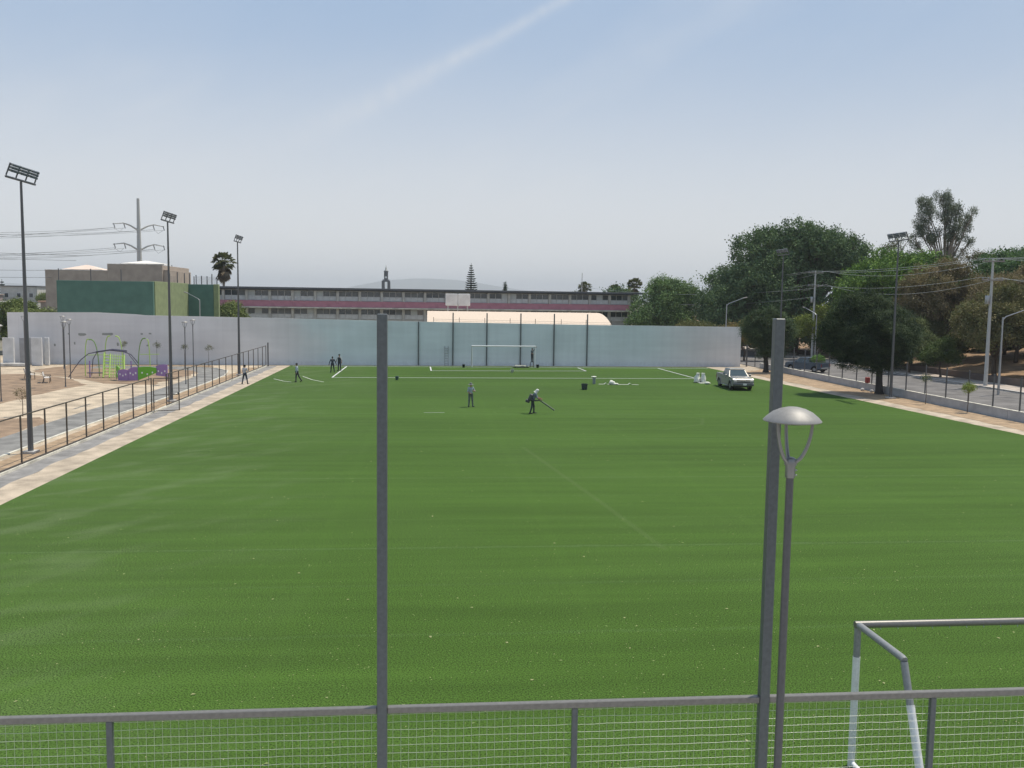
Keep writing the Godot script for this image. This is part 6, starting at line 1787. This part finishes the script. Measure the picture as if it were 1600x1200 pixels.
	panel.call("green_panel", Vector2(2.27, 0.35), Vector2(4.3, -0.3), 1.22, 1.15, pan, 0.05, 0.7)
	panel.call("purple_panel", Vector2(4.2, -0.4), Vector2(5.7, -0.2), 1.3, 1.45, pu, 0.45, 0.35)
	for q in [[-0.9, -0.9, 1.25], [2.26, 0.35, 1.3], [3.4, 0.0, 0.9], [5.6, -0.2, 1.4]]:
		var b := MB.new(); b.tube([Vector3(q[0], 0, q[1] - 0.08), Vector3(q[0], q[2], q[1] - 0.08)], 0.04, 8)
		part(w, "post", b, dk)

func make_benches() -> void:
	var m := mat(L(0.60, 0.57, 0.54), 0.7, 0.0, M.fine, 0.6)
	var t := thing("park_bench", "pale park bench seen from behind by the path lamps", "bench", Vector3(-33.4, -0.02, -82.0), 1.9, "pale park benches")
	for i in 4:
		var b := MB.new(); b.cbox(Vector3(0, 0.45, -0.20 + i * 0.125), Vector3(1.5, 0.04, 0.105), 0.01)
		part(t, "seat_slat", b, m)
	for i in 3:
		var b := MB.new(); b.cbox(Vector3(0, 0.60 + i * 0.13, -0.28 - i * 0.035), Vector3(1.5, 0.11, 0.035), 0.01, Basis(Vector3.RIGHT, -0.26))
		part(t, "back_slat", b, m)
	for x in [-0.68, 0.68]:
		for q in [[Vector3(x, 0, 0.22), Vector3(x, 0.62, 0.22)], [Vector3(x, 0, -0.34), Vector3(x, 0.45, -0.24), Vector3(x, 0.95, -0.38)]]:
			var b := MB.new(); b.tube(q, 0.028, 6)
			part(t, "leg", b, M.fence_brown)
		var b := MB.new(); b.tube([Vector3(x, 0.62, 0.24), Vector3(x, 0.63, -0.28)], 0.028, 6)
		part(t, "armrest", b, M.fence_brown)
	copy(t, Vector3(-36.2, -0.02, -85.2), 2.2, "pale park bench half hidden behind the nearest floodlight mast")

# ---------------------------------------------------------------- loose things on the pitch
func make_loose() -> void:
	var white := mat(L(0.66, 0.67, 0.60), 0.9, 0.0, M.fine, 0.7)
	var ribbon := func(label: String, pts: Array, w: float, lift: Array) -> void:
		var b := MB.new()
		for i in pts.size() - 1:
			var a: Vector2 = pts[i]; var c: Vector2 = pts[i + 1]
			var d := (c - a).normalized()
			var s := Vector3(-d.y, 0, d.x) * w * 0.5
			var h0: float = lift[i]; var h1: float = lift[i + 1]
			var p := Vector3(a.x, h0, a.y); var q := Vector3(c.x, h1, c.y)
			var nr := (q - p).cross(s).normalized()
			if nr.y < 0: nr = -nr
			b.quad(p - s, p + s, q + s, q - s, nr)
			b.quad(p - s - nr * 0.012, p + s - nr * 0.012, q + s - nr * 0.012, q - s - nr * 0.012, -nr)
			for sg in [-1.0, 1.0]: b.quad(p + s * sg, q + s * sg, q + s * sg - nr * 0.012, p + s * sg - nr * 0.012, s.normalized() * sg)
		single("turf_ribbon", label, "turf strip", b, white, "white turf strips")
	ribbon.call("loose white turf strip lying near the walking worker", [Vector2(-14.6, -86.4), Vector2(-13.3, -84.0), Vector2(-12.5, -83.2)], 0.08, [0.02, 0.02, 0.02])
	ribbon.call("loose white turf strip curving towards the penalty line", [Vector2(-12.3, -89.3), Vector2(-10.9, -85.6), Vector2(-9.6, -83.4)], 0.08, [0.02, 0.02, 0.02])
	ribbon.call("long buckled white turf strip beside the pale drum", [Vector2(15.9, -82.6), Vector2(16.4, -82.5), Vector2(16.55, -82.5), Vector2(16.7, -82.5), Vector2(17.2, -82.4), Vector2(17.6, -82.3), Vector2(18.6, -82.2), Vector2(18.8, -82.2), Vector2(19.0, -82.2), Vector2(19.6, -82.1)], 0.22, [0.02, 0.03, 0.16, 0.03, 0.02, 0.02, 0.03, 0.17, 0.03, 0.02])
	ribbon.call("thin seam strip lying on the turf near the hatted worker", [Vector2(-0.3, -61.0), Vector2(0.5, -60.8), Vector2(1.1, -61.0)], 0.035, [0.02, 0.05, 0.02])
	# heap of white cloth
	var b := MB.new()
	b.blob(Vector3(0, 0.16, 0), Vector3(0.26, 0.20, 0.22), 0.6, 5, 12); b.blob(Vector3(0.3, 0.07, 0.1), Vector3(0.28, 0.10, 0.2), 0.5, 6, 10)
	single("cloth_heap", "crumpled heap of white cloth on the buckled turf strip", "cloth", b, white, "", Transform3D(Basis(), Vector3(17.1, 0.0, -82.3)))
	# drum with white lid
	var t := thing("paint_drum", "slim grey drum with a white cloth on top beside turf strips", "drum", Vector3(15.5, 0, -82.8))
	b = MB.new(); b.lathe([Vector2(0, 0), Vector2(0.14, 0), Vector2(0.145, 0.04), Vector2(0.14, 0.3), Vector2(0.15, 0.32), Vector2(0.14, 0.34), Vector2(0.14, 0.64), Vector2(0.145, 0.66), Vector2(0, 0.66)], 18)
	part(t, "drum", b, mat(L(0.20, 0.235, 0.25), 0.5, 0.2, M.fine, 0.4))
	b = MB.new(); b.blob(Vector3(-0.04, 0.68, 0), Vector3(0.25, 0.07, 0.22), 0.4, 8, 10)
	part(t, "cloth", b, white)
	# dark bin
	t = thing("rubbish_bin", "squat dark green bin standing alone on the pitch", "bin", Vector3(13.65, 0, -77.4))
	b = MB.new(); b.lathe([Vector2(0, 0), Vector2(0.21, 0), Vector2(0.24, 0.02), Vector2(0.27, 0.48), Vector2(0.285, 0.5), Vector2(0.285, 0.53), Vector2(0.255, 0.53), Vector2(0.23, 0.06), Vector2(0, 0.05)], 20)
	part(t, "bucket", b, mat(L(0.018, 0.035, 0.032), 0.6))
	for x in [-0.28, 0.28]:
		b = MB.new(); b.cbox(Vector3(x, 0.46, 0), Vector3(0.05, 0.05, 0.14), 0.01)
		part(t, "handle", b, mat(L(0.03, 0.05, 0.045), 0.6))
	# white sacks
	var sack := thing("cement_sack", "upright white sack slumped against its twin near the pickup", "sack", Vector3(26.05, 0, -84.8), 0.2, "white sacks by the pickup")
	b = MB.new(); b.lathe([Vector2(0, 0), Vector2(0.34, 0.01), Vector2(0.38, 0.12), Vector2(0.33, 0.36), Vector2(0.25, 0.6), Vector2(0.19, 0.76), Vector2(0.17, 0.84), Vector2(0.22, 0.93), Vector2(0.1, 0.95), Vector2(0, 0.92)], 14, Transform3D(Basis.from_scale(Vector3(1, 1, 0.62)), Vector3.ZERO))
	for i in b.v.size(): b.v[i] += Vector3(0.06 * sin(b.v[i].y * 9.0 + b.v[i].z * 9.0), 0, 0.06 * sin(b.v[i].x * 12.0 + b.v[i].y * 5.0))
	part(sack, "bag", b, white)
	b = MB.new(); b.tube([Vector3(-0.09, 0.76, 0.06), Vector3(0.11, 0.76, 0.08)], 0.03, 6)
	part(sack, "tie", b, M.lamp_arm)
	copy(sack, Vector3(26.6, 0, -84.7), 1.9, "upright white sack leaning next to its twin near the pickup")
	b = MB.new(); b.cbox(Vector3(0, 0.02, 0), Vector3(1.1, 0.03, 0.7), 0.01)
	single("white_sheet", "flat white sheet spread under the two sacks", "sheet", b, white, "", Transform3D(Basis(Vector3.UP, 0.1), Vector3(26.6, 0, -84.3)))
	b = MB.new(); b.blob(Vector3(0, 0.12, 0), Vector3(0.24, 0.14, 0.2), 0.45, 14, 10)
	single("white_bag", "small white bag lying behind the parked pickup", "bag", b, white, "", Transform3D(Basis(), Vector3(26.45, 0, -82.9)))
	# small things
	var k := 0
	for q in [[Vector3(-3.0, 0, -86.1), "small blue green bucket on the penalty line", L(0.05, 0.10, 0.10)], [Vector3(9.0, 0, -95.8), "small pale bucket inside the penalty area", L(0.40, 0.42, 0.38)], [Vector3(4.0, 0, -102.5), "black bucket at the foot of the far goalpost", L(0.015, 0.018, 0.018)], [Vector3(12.6, 0, -102.9), "black bucket beside the step ladder", L(0.015, 0.018, 0.02)]]:
		t = thing("bucket", q[1], "bucket", q[0], 0.3 * k)
		b = MB.new(); b.lathe([Vector2(0, 0), Vector2(0.13, 0), Vector2(0.18, 0.34), Vector2(0.19, 0.36), Vector2(0.17, 0.36), Vector2(0.12, 0.03), Vector2(0, 0.03)], 16)
		part(t, "pail", b, mat(q[2], 0.55))
		var pts := []
		for i in 9: pts.append(Vector3(cos(PI * i / 8.0) * 0.185, 0.35 + 0.02 * sin(PI * i / 8.0), sin(PI * i / 8.0) * 0.17))
		b = MB.new(); b.tube(pts, 0.007, 5)
		part(t, "handle", b, M.galv)
		k += 1
	b = MB.new(); b.blob(Vector3(0, 0.12, 0), Vector3(0.9, 0.16, 0.35), 0.6, 21, 12)
	single("rubble_pile", "low pale heap of leftover turf by the far goal", "heap", b, mat(L(0.30, 0.31, 0.26), 0.95, 0.0, M.fine, 0.4), "", Transform3D(Basis(), Vector3(10.6, 0, -103.0)))
	# red drum on the low wall
	t = thing("red_drum", "small red drum on top of the low wall by the thick trunk", "drum", Vector3(40.0, 0.66, -78.3))
	b = MB.new(); b.lathe([Vector2(0, 0), Vector2(0.2, 0), Vector2(0.22, 0.05), Vector2(0.22, 0.45), Vector2(0.19, 0.5), Vector2(0, 0.5)], 16)
	part(t, "drum", b, mat(L(0.26, 0.035, 0.03), 0.6))
	b = MB.new(); b.lathe([Vector2(0.0, 0.5), Vector2(0.05, 0.5), Vector2(0.05, 0.54), Vector2(0, 0.54)], 10, Transform3D(Basis(), Vector3(0.08, 0, 0)))
	part(t, "cap", b, mat(L(0.05, 0.02, 0.02), 0.6))
	k = 0
	for q in [Vector3(39.2, 0, -77.6), Vector3(39.4, 0, -76.3)]:
		b = MB.new(); b.blob(Vector3(0, 0.1, 0), Vector3(0.17, 0.13, 0.15), 0.35, 30 + k, 10)
		single("white_stone", ["white painted stone under the red drum", "white painted stone beside the thick dark trunk"][k], "stone", b, M.white_wall, "", Transform3D(Basis(), q))
		k += 1
	# retaining wall behind the pavement, rail on top of it
	var rw := thing("retaining_wall", "low dark brown retaining wall along the far pavement", "wall")
	for i in 24:
		var s := MB.new(); s.cbox(Vector3(57.2, 0.38, -33.0 - i * 6.0), Vector3(0.3, 0.78, 5.97), 0.02)
		part(rw, "wall_segment", s, M.wall_brown)
	# fallen leaves and crumbs of infill on the carpet
	rng.seed = 91
	var lm := MB.new()
	lm.tri(Vector3(-0.5, 0, 0), Vector3(0, 0.12, 0.3), Vector3(0.5, 0.05, 0), Vector3(0, 1, 0)); lm.tri(Vector3(-0.5, 0, 0), Vector3(0, 0.12, -0.3), Vector3(0.5, 0.05, 0), Vector3(0, 1, 0))
	var mm := MultiMesh.new(); mm.transform_format = MultiMesh.TRANSFORM_3D; mm.use_colors = true; mm.mesh = lm.mesh()
	var n := 11000
	mm.instance_count = n
	for i in n:
		var z := -13.0 - 88.0 * pow(rng.randf(), 1.9)
		var s := rng.randf_range(0.02, 0.045) if i % 30 else rng.randf_range(0.06, 0.11)
		mm.set_instance_transform(i, Transform3D(Basis(Vector3.UP, rng.randf() * TAU).scaled(Vector3.ONE * s), Vector3(rng.randf_range(-15.3, 34.5), 0.006, z)))
		mm.set_instance_color(i, Color(0.42, 0.40, 0.22).lerp(Color(0.20, 0.27, 0.10), rng.randf()))
	var o := MultiMeshInstance3D.new(); o.name = "leaf_litter"; o.multimesh = mm; o.material_override = M.leaf
	add_child(o)
	o.set_meta("kind", "stuff"); meta(o, "scattered pale leaves and crumbs lying over the green turf", "litter")

func _ready() -> void:
	make_air()
	make_materials()
	M.wall_brown = mat(L(0.13, 0.10, 0.085), 0.95, 0.0, M.fine, 2.0)
	make_ground()
	make_wall()
	make_school()
	make_left_buildings()
	make_near_fence()
	make_left_fence()
	make_right_fence()
	make_near_goal()
	make_far_goal()
	make_floodlights()
	var lamp := make_lamp(14)
	lamp.position = Vector3(3.68, 1.1, -8.72)
	for q in [[Vector3(-21.3, -0.02, -81.0), "domed path lamp standing on the far side of the track by the gate"], [Vector3(-22.6, -0.02, -88.8), "domed path lamp standing on the track edge before the wall"], [Vector3(-30.4, -0.02, -78.2), "domed path lamp on the brown soil corner in front of the benches"], [Vector3(-32.8, -0.02, -85.6), "domed path lamp directly behind the bench corner lamp"], [Vector3(-38.0, -0.02, -97.5), "domed path lamp close to the wall behind the climbing frame"], [Vector3(-41.0, -0.02, -95.5), "domed path lamp in front of the low cream entrance wall"], [Vector3(-30.6, -0.02, -67.2), "domed path lamp at the edge of the brown soil bed"]]:
		copy(lamp, q[0], 0.4, q[1], "domed path lamps")
	make_power()
	make_trees()
	make_playground()
	make_benches()
	make_vehicles()
	make_people()
	make_loose()
